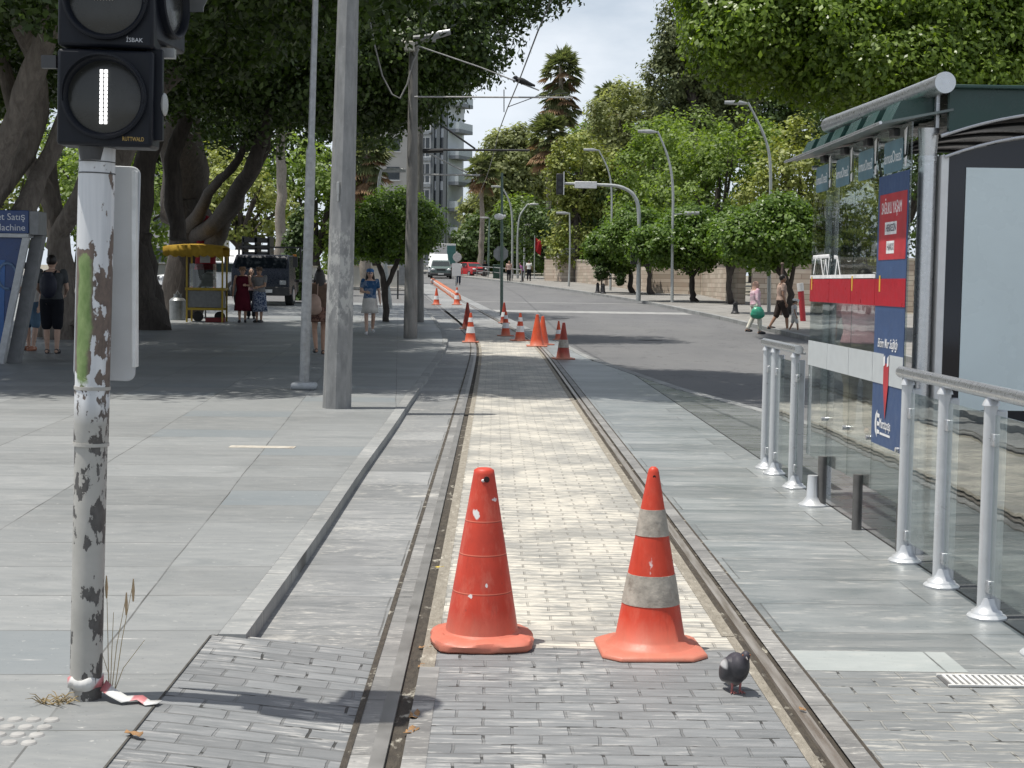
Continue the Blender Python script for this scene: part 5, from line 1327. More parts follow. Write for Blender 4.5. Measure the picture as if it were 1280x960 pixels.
for k, yy in enumerate((8.80, 9.5, 10.2, 10.9, 11.5)):
    m = MB(); pts = [SS(x, yy, arch2(x)-.006) for x in xs]; m.path(pts, .012, 8); m.build('ceiling_rib', DKMET if k else ALU, sh)
m = MB(); vs = [SS(2.20,8.78,2.505), SS(2.20,11.6,2.505), SS(2.62,11.6,2.59), SS(2.62,8.78,2.59)]
vs += [tuple(Vector(v)+Vector((0,0,.014))) for v in vs]
m.add(vs, [(3,2,1,0),(4,5,6,7),(0,1,5,4),(1,2,6,5),(2,3,7,6),(3,0,4,7)]); m.build('eave', mat('eave panel', (.14,.17,.165), .35), sh)
m = MB(); m.path([SS(2.195,8.75,2.512), SS(2.195,11.62,2.512)], .010, 8); m.build('eave_lip', ALU, sh)
for i in range(6):
    yy = 8.95+i*.47
    m = MB(); m.prism([(SS(2.36,0,0)[0],2.66),(SS(2.58,0,0)[0],2.70),(SS(2.60,0,0)[0],2.57),(SS(2.30,0,0)[0],2.53)], .30, Matrix.Translation((0, yy+.30-10.2, 0)) @ Matrix.Rotation(PI/2, 4, 'X')); m.build('roof_bracket', GRN, sh)
m = MB(); m.path([SS(2.535,8.70,2.735), SS(2.50,9.5,2.735), SS(2.40,11.07,2.735)], [.056,.056,.056], 28); tb = m.build('roof_tube', ALU, sh, angle=50)
m = MB(); m.path([SS(2.5365,8.672,2.735), SS(2.535,8.705,2.735)], [.0605,.0605], 28); m.build('tube_cap', ALU, tb, angle=50)
m = MB()
for yy in (9.2, 9.85, 10.5, 11.15): m.box(SS(2.42, yy, 2.50), (.09,.12,.05))
m.build('glass_hanger', BLACKP, sh, bevel=.008)
# things inside: machine cabinet, bench
DG = mat('dark grey cabinet', (.10,.10,.105), .5); 
m = MB(); m.bx(SS(3.0,9.15,1.86), SS(3.6,9.5,2.36)); m.build('control_cabinet', mat('grey cabinet', (.22,.22,.225), .5), sh, bevel=.01)
m = MB(); m.bx(SS(3.55,9.4,.42), SS(3.9,11.2,.47)); bc = m.build('bench', DG, sh, bevel=.01)
for yy in (9.6, 11.0):
    m = MB(); m.bx(SS(3.7,yy-.03,0), SS(3.76,yy+.03,.42)); m.build('bench_leg', DG, bc)

# ---- railings
def railing(ys_, label, y_end, x=2.37):
    o = thing('glass_railing', label, 'railing', (x, ys_[0], 0))
    for y in ys_:
        m = MB()
        m.path([(0,y-ys_[0],.03),(0,y-ys_[0],1.03)], [.034,.033], 16, ell=.8); po = m.build('post', SILV, o)
        m = MB(); m.bx((.022,y-ys_[0]-.022,.04),(.075,y-ys_[0]+.022,1.0)); m.build('inner_post', SILV, po, bevel=.008)
        m = MB(); m.lathe([(.092,0),(.094,.010),(.086,.020),(.075,.024),(.070,.036),(.052,.046),(.042,.07),(.037,.10)], 28, Matrix.Translation((.015,y-ys_[0],0))); m.build('post_base', SILV, po)
        m = MB(); m.path([(0,y-ys_[0],1.02),(0,y-ys_[0],1.035),(0.0,y-ys_[0],1.065)], [.042,.038,.018], 16); m.build('post_cap', SILV, po)
        for z in (.16,.86):
            m = MB(); m.bx((-.004,y-ys_[0]-.065,z-.03),(.024,y-ys_[0]+.065,z+.03)); m.build('glass_clamp', ALU, po, bevel=.004)
    a, c = min(ys_[0], y_end), max(ys_[0], y_end)
    far_ = max(ys_)+.14
    m = MB(); m.path([(0,far_-ys_[0],1.085),(0,y_end-ys_[0],1.085)], [.034,.034], 20); m.path([(0,far_-ys_[0]+.002,1.085),(0,far_-ys_[0]+.02,1.085)],[.034,.022],20); m.build('handrail', ALU, o, angle=50)
    m = MB(); m.path([(.045,far_-ys_[0],1.055),(.045,y_end-ys_[0],1.055)], [.010,.010], 8); m.build('lower_rail', SILV, o)
    cuts = sorted(ys_+[y_end])
    for y0, y1 in zip(cuts, cuts[1:]):
        m = MB(); m.bx((.006,y0-ys_[0]+.05,.13),(.014,y1-ys_[0]-.05,.98)); m.build('glass', RGLASS, o)
    return o
railing([8.62, 7.90, 7.16, 6.42, 5.68, 4.94], 'glass railing with silver posts and flared feet in front of the lightbox', 4.4, 2.365)
railing([12.98, 12.60, 11.75], 'glass railing with silver posts at the far end of the tram shelter', 11.62, 2.345)
# ------------------------------------------------------------------ ticket machine
b = G(8, 455, SW); YK = b.y
k = thing('ticket_machine', 'blue ticket machine with a slanted white leg and a lettered header at the left edge', 'ticket machine', b)
BLUE = mat('blue panel', (.018,.05,.16), .35, var=.1); BLUE2 = mat('lighter blue panel', (.02,.10,.30), .35, var=.1); KWH = mat('kiosk white', (.45,.46,.47), .4); KGR = mat('kiosk grey', (.20,.205,.21), .5)
s = YK/F
def K(px, py, dy=0.): q = P(px, py, YK+dy)-b; return (q.x, q.y, q.z)
x0 = K(-110, 0)[0]
h1, h0 = K(36, 263)[2], K(36, 292)[2]; hx = K(36, 270)[0]
m = MB(); m.bx((x0, -.02, h0), (hx, .45, h1)); m.build('header', BLUE, k, bevel=.01)
m = MB(); m.bx((hx+.001, .0, h0-.02), (hx+.16, .47, h1-.01)); m.build('header_side', KGR, k, bevel=.01)
m = MB(); m.bx((x0, -.06, h0-.07), (hx+.005, .4, h0-.003)); m.build('header_trim', KWH, k, bevel=.008)
text('Bilet Satış', .155, mat('sign lettering', (.62,.64,.68), .6), k, frame(Vector((hx-.05, -.0225, h1-.115)), (1,0,0), (0,-1,0)), align='RIGHT')
text('Vending Machine', .155, mat('sign lettering', (.62,.64,.68), .6), k, frame(Vector((hx-.05, -.0225, h1-.29)), (1,0,0), (0,-1,0)), align='RIGHT')
def slab(nm, mt, a, c, w, y0, y1):   # slanted leg from a (x,z) down to c
    m = MB(); m.prism([(a[0]-w,a[1]),(a[0],a[1]),(c[0],c[1]),(c[0]-w,c[1])], y1-y0, Matrix.Translation((0,y1,0)) @ Matrix.Rotation(PI/2,4,'X')); return m.build(nm, mt, k, bevel=.006)
slab('front_leg', KWH, (K(36,0)[0], h0-.07), (K(2,0)[0], 0), .115, -.06, .02)
slab('rear_leg', KGR, (K(47,0)[0], h0-.02), (K(14,0)[0], 0), .20, .25, .45)
pA, pB = K(29,0)[0], K(-5,0)[0]
m = MB(); m.prism([(x0,h0-.07),(pA,h0-.07),(pB,.1),(x0,.1)], .03, Matrix.Translation((0,.05,0)) @ Matrix.Rotation(PI/2,4,'X')); m.build('front_panel', BLUE, k)
m = MB(); m.prism([(x0,K(0,325)[2]),(K(4,0)[0],K(0,325)[2]),(K(1,0)[0],K(0,440)[2]),(x0,K(0,440)[2])], .008, Matrix.Translation((0,.017,0)) @ Matrix.Rotation(PI/2,4,'X')); m.build('screen_panel', BLUE2, k)
m = MB(); 
vs=[];fs=[];n=24
for i in range(n):
    a=2*PI*i/n; c=K(9,345)
    for r in (.15,.19): vs.append((c[0]+r*.9*math.cos(a), .004, c[2]+r*1.25*math.sin(a)))
for i in range(int(n*.8)): fs.append((2*i,2*((i+1)%n),2*((i+1)%n)+1,2*i+1))
m.add(vs,fs); o=m.build('round_emblem', mat('pale blue print', (.10,.16,.27), .5), k); so=o.modifiers.new('t','SOLIDIFY'); so.thickness=.003

# ------------------------------------------------------------------ food cart
b = G(256, 403, SW); YF = b.y; s = YF/F
c = thing('food_cart', 'yellow framed food cart with a scalloped yellow awning under the ficus trees', 'food cart', b)
YL = mat('yellow painted frame', (.34,.235,.02), .5, var=.15); AWN = cloth('yellow awning', (.36,.23,.03)); CG = mat('grey cart panel', (.16,.165,.165), .45)
Kc = lambda px, py: (P(px, py, YF)-b)
xl, xr = Kc(234,0).x, Kc(279,0).x; zt = Kc(256,319).z; zm = Kc(256,361).z; zl_ = Kc(256,387).z
D = .75
for x in (xl, xr):
    for y in (0, D):
        m = MB(); m.bx((x-.025,y-.025,0),(x+.025,y+.025,zt)); m.build('post', YL, c, bevel=.004)
m = MB(); m.bx((xl+.03,.01,zl_+.06),(xr-.03,D-.01,zm-.06)); m.build('cabinet', CG, c, bevel=.01)
m = MB(); m.bx((xl-.05,-.03,zm-.05),(xr+.05,D+.03,zm+.03)); m.build('counter', YL, c, bevel=.006)
m = MB(); m.bx((xl-.0,-.02,zl_-.02),(xr,.03,zl_+.05)); m.bx((xl,D-.03,zl_-.02),(xr,D+.02,zl_+.05)); m.build('lower_rail', YL, c, bevel=.006)
m = MB(); m.bx((xl+.06,.1,zm+.03),(xr-.3,D-.1,zm+.75)); m.build('glass_case', m_glass('dusty case glass', .6), c)
m = MB(); m.bx((xl+.35,.2,zm+.78),(xl+.65,.24,zm+1.25)); m.build('price_board', mat('dull white board', (.36,.37,.36), .6), c)
m = MB(); m.box((xl+.55,.3,zm+.17),(.42,.34,.22)); m.ball((xl+.6,.3,zm+.36),(.2,.15,.14),10,6); m.build('food_tray', mat('tray', (.35,.35,.33), .5), c)
al, ar = Kc(206,0).x, Kc(281,0).x; za = Kc(0,305).z
m = MB(); vs=[]; fs=[]; n=12
for i in range(n+1):
    x = al+(ar-al)*i/n
    for y in (-.25, D/2, D+.25): vs.append((x, y, za+.06*math.sin(PI*i/n)+(.05 if y == D/2 else 0)))
for i in range(n):
    for j in range(2): a=i*3+j; fs.append((a,a+3,a+4,a+1))
m.add(vs, fs); o = m.build('awning', AWN, c); so=o.modifiers.new('t','SOLIDIFY'); so.thickness=.02
m = MB(); vs=[]; fs=[]; n=48
for yy in (-.255, D+.255):
    m = MB(); vs = []; fs = []; o0 = 0
    for i in range(n+1):
        x = al+(ar-al)*i/n; vs += [(x,yy,za+.06*math.sin(PI*i/n)), (x,yy,za-.24-.05*abs(math.sin(PI*i*8/n)))]
    for i in range(n): fs.append((o0+2*i,o0+2*i+2,o0+2*i+3,o0+2*i+1))
    m.add(vs,fs); o = m.build('valance', AWN, c); so=o.modifiers.new('t','SOLIDIFY'); so.thickness=.015
m = MB()
for x in (xl+.2, xr-.2):
    m = MB(); m.path([(x,D-.1,.16),(x,D+.0,.16)],[.16,.16],18); m.build('wheel', mat('black rubber', (.02,.02,.02), .8), c)
b2 = G(267, 401, SW); q = Kc(267, 398)
m = MB(); m.bx((-.28,0,0),(.28,.3,.14)); tag(m.build('crate', mat('dull red crate', (.16,.012,.015), .6), None, loc=b+Vector((q.x,.15,0)), bevel=.01), 'dull red crate on the ground under the food cart', 'crate')
m = MB(); m.lathe([(.24,0),(.25,.6),(.20,.66),(.12,.70),(.12,.78),(.14,.80)], 18); m.path([(-.05,0,.8),(0,0,.9),(.05,0,.8)], .02, 6)
tag(m.build('metal_can', mat('dull can metal', (.22,.23,.23), .4, .5), None, loc=G(222,400,SW)), 'dull metal milk can standing left of the food cart', 'metal can')
q = P(257, 300, YF+2.2); 
u = thing('closed_parasol', 'closed dark red parasol standing behind the food cart', 'parasol', (q.x, q.y, zg(q.y)+SW))
m = MB(); z1 = P(257,270,YF+2.2).z-zg(q.y)-SW
m.path([(0,0,0),(0,0,z1+.1)], .025, 8); m.build('pole', DKMET, u)
m = MB(); m.lathe([(.36,1.55),(.33,1.6),(.25,z1-.4),(.12,z1-.02),(.02,z1+.03)], 14); m.build('canopy', cloth('dark red canopy', (.16,.006,.014)), u)

# ------------------------------------------------------------------ vehicles
TYRE = mat('tyre rubber', (.018,.018,.018), .85); RIM = mat('wheel rim', (.38,.39,.40), .35, .6)
HEADL = mat('headlight glass', (.62,.64,.66), .12); BUMP = mat('black bumper', (.03,.03,.032), .6); PLATE = mat('number plate', (.66,.66,.64), .5)
TAILL = mat('tail lamp', (.35,.01,.01), .25); AMB = mat('amber lamp', (.6,.22,.02), .3)
def wheel(parent, x, y, r, w):
    m = MB(); m.path([(x-w/2,y,r),(x-w/2+.02,y,r),(x+w/2-.02,y,r),(x+w/2,y,r)], [r*.92,r,r,r*.92], 24); o = m.build('wheel', TYRE, parent)
    sgn = 1 if x > 0 else -1
    m = MB(); m.path([(x+sgn*w/2*.9,y,r),(x+sgn*(w/2+.012),y,r)], [r*.62,r*.56], 20); m.build('rim', RIM, o)
def vehicle(name, label, cat, loc, rz, L, W, prof, glass, paint, wheels, r=.32, plate=True, group=None):
    """nose at local -Y; prof: side outline (y, z, half-width factor) running from the nose over the roof to the tail"""
    o = thing(name, label, cat, loc, rz, group)
    m = MB(); n = len(prof); vs = []
    for y, z, f in prof: vs += [(-W/2*f, y, z), (W/2*f, y, z)]
    zb = .28
    vs += [(-W/2*.97, y, zb) for y, z, f in prof] + [(W/2*.97, y, zb) for y, z, f in prof]
    fs = [(2*i, 2*i+1, 2*i+3, 2*i+2) for i in range(n-1)]
    for i in range(n-1):
        fs.append((2*i, 2*i+2, 2*n+i+1, 2*n+i)); fs.append((2*i+1, 3*n+i, 3*n+i+1, 2*i+3))
    fs.append((0, 2*n, 3*n, 1)); e = n-1; fs.append((2*e, 2*e+1, 3*n+e, 2*n+e))
    fs.append(tuple(range(2*n, 3*n)) + tuple(range(4*n-1, 3*n-1, -1)))
    m.add(vs, fs); bd = m.build('body', paint, o, bevel=.05, fix=True)
    for (nm, quad) in glass:                      # quads given as (side, y, z, factor)
        m = MB(); q = [Vector((s_*W/2*f, y, z)) for s_, y, z, f in quad]
        nn = (q[1]-q[0]).cross(q[2]-q[0]).normalized()
        cc = sum(q, Vector())/4
        if nn.dot(cc-Vector((0,L/2,.8))) < 0: nn = -nn
        m.add([p_+nn*.014 for p_ in q]+[p_-nn*.01 for p_ in q], [(0,1,2,3),(7,6,5,4),(0,4,5,1),(1,5,6,2),(2,6,7,3),(3,7,4,0)]); m.build(nm, CARGL, o, fix=True)
    for y in wheels:
        for sx in (-1, 1): wheel(o, sx*(W/2-.10), y, r, .22)
    hz = prof[1][1]*.86
    for sx in (-1, 1):
        m = MB(); m.ball((sx*W*.37, .03, hz), (.19,.08,.10), 12, 8); m.build('headlight', HEADL, o)
        m = MB(); m.box((sx*W*.40, L-.01, .9), (.14,.06,.26)); m.build('tail_lamp', TAILL, o, bevel=.015)
        m = MB(); m.ball((sx*(W/2+.09), L*.30, 1.05), (.10,.06,.08), 10, 6); m.tube((sx*W/2*.9, L*.3, 1.0), (sx*(W/2+.05), L*.3, 1.03), .02); m.build('wing_mirror', paint, o)
    m = MB(); m.box((0, -.02, .42), (W*.96, .14, .22)); m.build('front_bumper', BUMP, o, bevel=.04)
    m = MB(); m.box((0, .0, hz), (W*.42, .05, .16)); m.build('grille', BUMP, o, bevel=.02)
    if plate:
        m = MB(); m.box((0, -.10, .44), (.52,.012,.12)); m.build('number_plate', PLATE, o, bevel=.004)
    return o
WPT = mat('white car paint', (.70,.71,.71), .25, var=.05); RPT = mat('red car paint', (.38,.022,.025), .22, var=.05); GPT = mat('dark green grey car paint', (.10,.135,.125), .25, var=.05); DBP = mat('dark blue lorry paint', (.010,.014,.026), .3, var=.1)
suv = [(0,.62,.88),(.06,.98,.92),(.95,1.10,.95),(1.55,1.66,.80),(2.2,1.72,.80),(3.6,1.68,.80),(4.25,1.15,.92),(4.35,.6,.92)]
suv_g = [('windscreen', [(-1,1.02,1.16,.86),(1,1.02,1.16,.86),(1,1.50,1.60,.74),(-1,1.50,1.60,.74)])]
for sx in (-1,1): suv_g += [('side_window', [(sx,1.35,1.18,.915),(sx,2.5,1.18,.915),(sx,2.5,1.60,.825),(sx,1.7,1.60,.825)]), ('side_window', [(sx,2.6,1.18,.915),(sx,3.75,1.18,.915),(sx,3.55,1.58,.825),(sx,2.6,1.60,.825)])]
van = [(0,.7,.9),(.05,1.05,.94),(.75,1.28,.97),(1.4,2.15,.88),(2.0,2.3,.88),(5.1,2.3,.88),(5.2,.7,.95)]
van_g = [('windscreen', [(-1,.84,1.34,.88),(1,.84,1.34,.88),(1,1.34,2.02,.80),(-1,1.34,2.02,.80)])]
for sx in (-1,1): van_g += [('side_window', [(sx,1.0,1.36,.955),(sx,2.0,1.36,.955),(sx,2.0,1.98,.905),(sx,1.45,1.98,.905)])]
hatch = [(0,.6,.88),(.05,.92,.92),(.9,1.0,.95),(1.5,1.45,.78),(2.4,1.5,.78),(3.4,1.42,.78),(3.95,1.0,.9),(4.0,.55,.9)]
hatch_g = [('windscreen', [(-1,.96,1.05,.86),(1,.96,1.05,.86),(1,1.46,1.40,.72),(-1,1.46,1.40,.72)])]
for sx in (-1,1): hatch_g += [('side_window', [(sx,1.3,1.05,.92),(sx,2.3,1.05,.92),(sx,2.3,1.42,.80),(sx,1.6,1.40,.80)]), ('side_window', [(sx,2.4,1.05,.92),(sx,3.5,1.05,.92),(sx,3.3,1.38,.80),(sx,2.4,1.42,.80)])]
p1 = G(551, 348.6, -.07); vehicle('parked_car', 'dark green and silver off-road car facing this way on the far street', 'car', p1, rad(2), 4.35, 1.95, suv, suv_g, GPT, (.85,3.5), .38)
p2 = P(548, 340, p1.y+7); vehicle('delivery_van', 'white van close behind the dark off-road car on the far street', 'van', (p2.x,p2.y,zg(p2.y)-.07), rad(2), 5.2, 2.0, van, van_g, WPT, (.95,4.2), .36)
# high green and white lorry behind them
p3 = P(556, 340, p1.y+17)
lo = thing('box_lorry', 'white lorry with a green side board standing behind the white van', 'lorry', (p3.x,p3.y,zg(p3.y)-.07), rad(6))
m = MB(); m.bx((-1.1,0,.9),(1.1,7,3.3)); m.build('box_body', mat('lorry white', (.62,.63,.62), .5), lo, bevel=.04)
m = MB(); m.bx((1.105,.3,1.0),(1.14,6.8,3.0)); m.bx((.2,-.04,1.2),(1.08,-.005,3.1)); m.build('side_board', mat('teal board', (.05,.17,.16), .5), lo)
for y in (1.1, 5.8):
    for sx in (-1, 1): wheel(lo, sx*.98, y, .45, .28)
m = MB(); m.bx((-1.0,-.2,.5),(1.0,6.9,.88)); m.build('chassis', BUMP, lo)
p4 = G(600, 346.5, -.07); vehicle('parked_car', 'red hatchback turning at the end of the street', 'car', p4, rad(28), 4.0, 1.75, hatch, hatch_g, RPT, (.75,3.25), .31)
p5 = G(198, 369, 0); vehicle('parked_car', 'white car seen between the ficus trunks left of the food cart', 'car', p5, rad(-70), 4.35, 1.95, suv, suv_g, WPT, (.85,3.5), .38)
p6 = P(320, 345, 78); vehicle('delivery_van', 'white van behind the dark lorry on the plaza', 'van', (p6.x-1.3,p6.y,zg(p6.y)), rad(-12), 5.2, 2.0, van, van_g, WPT, (.95,4.2), .36)
# motorcycle and rider by the red car
p7 = G(607, 347.3, -.07)
mo = thing('motorcycle', 'dark motorcycle ridden this way in front of the red hatchback', 'motorcycle', p7, rad(10))
for y in (0, 1.3):
    m = MB(); m.path([(-.06,y,.3),(.06,y,.3)], [.3,.3], 20); m.build('wheel', TYRE, mo)
m = MB(); m.ball((0,.6,.62),(.17,.45,.2),12,8); m.path([(0,.0,.3),(0,.22,.95),(0,.25,1.05)],.05,8); m.path([(-.36,.2,1.05),(.36,.2,1.05)],.025,6); m.ball((0,.12,.85),(.15,.12,.17),10,6); m.build('frame', BUMP, mo)
m = MB(); m.ball((0,.0,.88),(.09,.06,.09),10,6); m.build('headlight', HEADL, mo)
person('rider in dark clothes sitting on the motorcycle before the red hatchback', p7+Vector((-.1,.75,-.02)), rad(10), 1.7, 'brown', legs=(.3,.1,.3,.1), lean=.15, top=('jacket', BLK), bottom=('trousers', BLK, 1.9), hair='short', hat=('helmet', BUMP), vox=.022, tsleeve=1.5, arms=(((.26,.25,1.16),(.3,.55,1.05)),((.26,.25,1.16),(.3,.55,1.05))))
# dark flat-bed lorry on the plaza
b = G(325, 382, SW); s = b.y/F
tr = thing('flatbed_lorry', 'dark blue flat-bed lorry facing this way under the trees behind the two women', 'lorry', b, rad(-3))
Kt = lambda px, py: P(px, py, b.y)-b
W = 80*s; zc0 = Kt(0,313).z
m = MB(); hw = W*.46
m.add([(-hw,0,.42),(hw,0,.42),(hw,0,1.45),(-hw,0,1.45),(-hw*.9,.42,zc0),(hw*.9,.42,zc0),(hw*.9,1.7,zc0),(-hw*.9,1.7,zc0),(-hw,1.7,.42),(hw,1.7,.42)],
      [(0,1,2,3),(3,2,5,4),(4,5,6,7),(7,6,9,8),(8,9,1,0),(0,3,4,7,8),(1,9,6,5,2)]); m.build('cab', DBP, tr, bevel=.05, fix=True)
m = MB(); m.add([(-hw*.88,.055,1.50),(hw*.88,.055,1.50),(hw*.82,.375,zc0-.12),(-hw*.82,.375,zc0-.12),(-hw*.88,.085,1.50),(hw*.88,.085,1.50),(hw*.82,.405,zc0-.12),(-hw*.82,.405,zc0-.12)], [(0,1,2,3),(7,6,5,4),(0,4,5,1),(1,5,6,2),(2,6,7,3),(3,7,4,0)])
for v_ in range(len(m.v)): m.v[v_] = (m.v[v_][0], m.v[v_][1]-.07, m.v[v_][2])
m.build('windscreen', mat('dark dull windscreen', (.006,.009,.012), .7, spec=.03), tr, fix=True)
m = MB(); m.bx((-hw,-.10,.40),(hw,.0,.75)); m.build('front_bumper', BUMP, tr, bevel=.03)
for sx in (-1,1):
    m = MB(); m.box((sx*hw*.78,-.02,.92),(.26,.06,.18)); m.build('headlight', mat('dull headlight', (.3,.31,.32), .2), tr, bevel=.02)
    m = MB(); m.box((sx*(hw+.20),.15,1.75),(.18,.10,.42)); m.path([(sx*hw*.95,.3,1.95),(sx*(hw+.2),.15,1.95)],.02,6); m.build('wing_mirror', BUMP, tr, bevel=.02)
    for y in (.9, 4.6): wheel(tr, sx*(hw-.14), y, .42, .3)
m = MB(); m.bx((-hw*1.04,1.85,.95),(hw*1.04,6.2,1.05)); m.bx((-.4,1.7,.5),(.4,6.2,.95)); m.build('bed', BUMP, tr)
z2 = Kt(0,302).z
m = MB()
for sx in (-1,1): m.bx((sx*hw*1.08-.035,1.85,1.05),(sx*hw*1.08+.035,1.92,z2))
m.bx((-hw*1.08,1.85,z2-.05),(hw*1.08,1.92,z2+.02)); m.build('ladder_rack', BUMP, tr)
m = MB(); m.box((hw*.2,-.115,.58),(.55,.012,.13)); m.build('number_plate', PLATE, tr)
for q in (2,): 
    m = MB()
    for i, z in enumerate((306, 313)): m.box((Kt(353,0).x+.2, 1.9, Kt(0,z).z-.25), (.16,.05,.18))
    m.build('amber_lamp', AMB, tr, bevel=.03)
x0_, x1_ = Kt(291,0).x, Kt(325,0).x
cr = thing('slatted_crate', 'black slatted crate stacked high on the bed of the dark lorry', 'crate', b+Vector((0,2.6,1.06)))
m = MB(); ztop = Kt(0,288).z-1.06
for i in range(6): m.bx((x0_,0,.05+i*ztop/6),(x1_,.08,.05+i*ztop/6+ztop/6*.62)); m.bx((x0_,1.1,.05+i*ztop/6),(x1_,1.18,.05+i*ztop/6+ztop/6*.62))
for x in (x0_, (x0_+x1_)/2, x1_): m.bx((x-.05,.0,0),(x+.05,1.18,ztop))
m.build('slats', BLACKP, cr)

# ------------------------------------------------------------------ lamp posts and signals on the right and at the end
LP = mat('pale galvanised lamp post', (.42,.44,.43), .45, .3, var=.1); LGR = mat('green painted post', (.10,.15,.125), .5, var=.1)
def lamp_post(px, py, top, pts, label, side=-1, off=.06, r=.08, m_=LP, mid=None, grp='street lamps'):
    b = G(px, py, off); Y = b.y
    o = thing('street_lamp', label, 'street lamp', b, 0, grp)
    L_ = lambda x, y: tuple(P(x, y, Y)-b)
    raw = [(px, py)]+pts
    pl, rr = wob([(*L_(*q), r*(1-.45*i/(len(raw)-1))) for i, q in enumerate(raw)], 0, 1, 6)
    m = MB(); m.path(pl, rr, 12); m.build('post', m_, o)
    e = Vector(pl[-1]); a = Vector((side,0,0))
    m = MB(); m.path([tuple(e+Vector((0,0,-.05))), tuple(e+a*.35+Vector((0,0,-.02))), tuple(e+a*.95+Vector((0,0,-.02)))], [.035,.10,.07], 10, ell=.4); m.build('lamp_head', mat('lamp housing', (.40,.41,.41), .4, .4), o)
    if mid:
        m = MB(); q = Vector(L_(*mid)); m.path([tuple(q), tuple(q+Vector((.6,0,.05)))], .03, 6); m.path([tuple(q+Vector((.5,0,.05))), tuple(q+Vector((1.2,0,.08)))], [.10,.08], 8, ell=.4); m.build('side_lamp', mat('lamp housing', (.40,.41,.41), .4, .4), o)
    return o
lamp_post(840, 378, 165, [(840.5,300),(841,235),(835,197),(822,164)], 'tall curved street lamp in front of the mid green tree, middle of three', mid=(843,268))
lamp_post(763, 363, 190, [(764,300),(764.5,240),(760,212),(748,187)], 'tall curved street lamp crossing the arm of the signal mast', mid=(765,274))
lamp_post(961, 390, 130, [(962,300),(963,212),(956,172),(935,128)], 'tall curved street lamp under the bright tree, right of the others', mid=(963,262))
lamp_post(711, 358, 265, [(712,330),(712.5,300),(712,266)], 'short straight pale post on the right kerb without an arm', r=.08)
lamp_post(640, 348, 235, [(640.5,310),(640,270),(636,250),(627,233)], 'far curved street lamp left of the one bending right', r=.12)
lamp_post(647, 348, 257, [(647,310),(647.5,290),(650,270),(660,255)], 'far curved street lamp bending to the right beside another', side=1, r=.12)
lamp_post(655, 347, 278, [(655.3,320),(655.5,300),(655,281)], 'far straight street lamp right of the two curved ones', side=1, r=.11)
lamp_post(610, 344, 272, [(610.5,320),(611,300),(612,272)], 'green street lamp behind the red hatchback', r=.13, m_=LGR)
lamp_post(488, 385, 205, [(478,300),(474,245),(474,225),(477,212)], 'white headed street lamp rising behind the small round tree', side=1, off=SW, r=.09)
# signal mast
b = G(798, 376, .06); Y = b.y; L_ = lambda x, y, d=0: tuple(P(x, y, Y+d)-b)
o = thing('signal_mast', 'pale traffic signal mast whose curved arm reaches over the street', 'traffic signal', b)
pl, rr = wob([(*L_(798,376),.12), (*L_(798.5,320),.11), (*L_(798.5,266),.10), (*L_(792,244),.09), (*L_(775,233.5),.085), (*L_(750,231),.075), (*L_(700,229),.06)], 0, 1, 6)
m = MB(); m.path(pl, rr, 12); m.build('mast', LP, o)
m = MB(); a, c_ = Vector(L_(718.5,226.5,-.15)), Vector(L_(746,235.5,-.15)); m.bx((a.x,a.y,c_.z),(c_.x,a.y+.12,a.z)); m.build('sign_box', WHITEP, o, bevel=.02)
def mini_head(parent, top, bot, dy=-.2):
    a = Vector(L_(top[0], top[1], dy)); z = Vector(L_(bot[0], bot[1], dy)).z
    m = MB(); m.bx((a.x-.17,a.y,z),(a.x+.17,a.y+.2,a.z)); h = m.build('signal_head', BLACKP, parent, bevel=.03)
    m = MB(); m.bx((a.x+.175,a.y-.01,z-.02),(a.x+.22,a.y+.02,a.z+.1)); m.build('head_edge', WHITEP, h)
    for i in range(3): 
        m = MB(); zz = z+(a.z-z)*(i+.5)/3; m.path([(a.x,a.y-.03,zz),(a.x,a.y-.001,zz)],[.12,.12],16); m.build('lens', DKMET, h)
mini_head(o, (700,217), (700,243)); mini_head(o, (793,305), (793,330))
# round sign back on a green post with a lamp bowl
b = G(627, 394); Y = b.y
o = thing('sign_post', 'green post with a round sign seen from behind and a white lamp bowl', 'sign post', b)
m = MB(); m.path([(0,0,0), tuple(P(627.5,216,Y)-b)], [.06,.045], 12); m.build('post', LGR, o)
q = Vector(P(626,317,Y)-b); m = MB(); m.lathe([(.285,0),(.29,.008),(.285,.016)], 8, Matrix.Translation(q+Vector((0,.07,0))) @ Matrix.Rotation(PI/2,4,'X')); m.build('round_sign', mat('grey sign back', (.30,.31,.31), .6), o)
q = Vector(P(624,271,Y)-b); m = MB(); m.ball((q.x,-.05,q.z),(.19,.13,.12),12,8); m.path([(q.x+.25,-.05,q.z+.03),(q.x+.05,-.05,q.z+.02)],.05,8); m.build('lamp_bowl', WHITEP, o)
# white sign on the far left side of the street
b = G(570, 357.5); Y = b.y; 
o = thing('sign_post', 'post with a round sign over a white board beside the orange kerb blocks', 'sign post', b)
Q_ = lambda x, y: P(x, y, Y)-b
m = MB(); m.path([(0,0,0), tuple(Q_(571,314))], .05, 10); m.build('post', LP, o)
m = MB(); a, c_ = Q_(565,329), Q_(576,345); m.bx((a.x,-.08,c_.z),(c_.x,-.05,a.z)); m.build('board', WHITEP, o)
q = Q_(571.5,321.5); m = MB(); m.lathe([(.3,0),(.31,.01),(.3,.02)], 20, Matrix.Translation((q.x,-.06,q.z)) @ Matrix.Rotation(PI/2,4,'X')); m.build('round_sign', mat('sign face', (.5,.48,.47), .5), o)
m = MB(); m.lathe([(.02,0),(.21,.001),(.21,.002),(.02,.003)], 20, Matrix.Translation((q.x,-.082,q.z)) @ Matrix.Rotation(PI/2,4,'X')); 
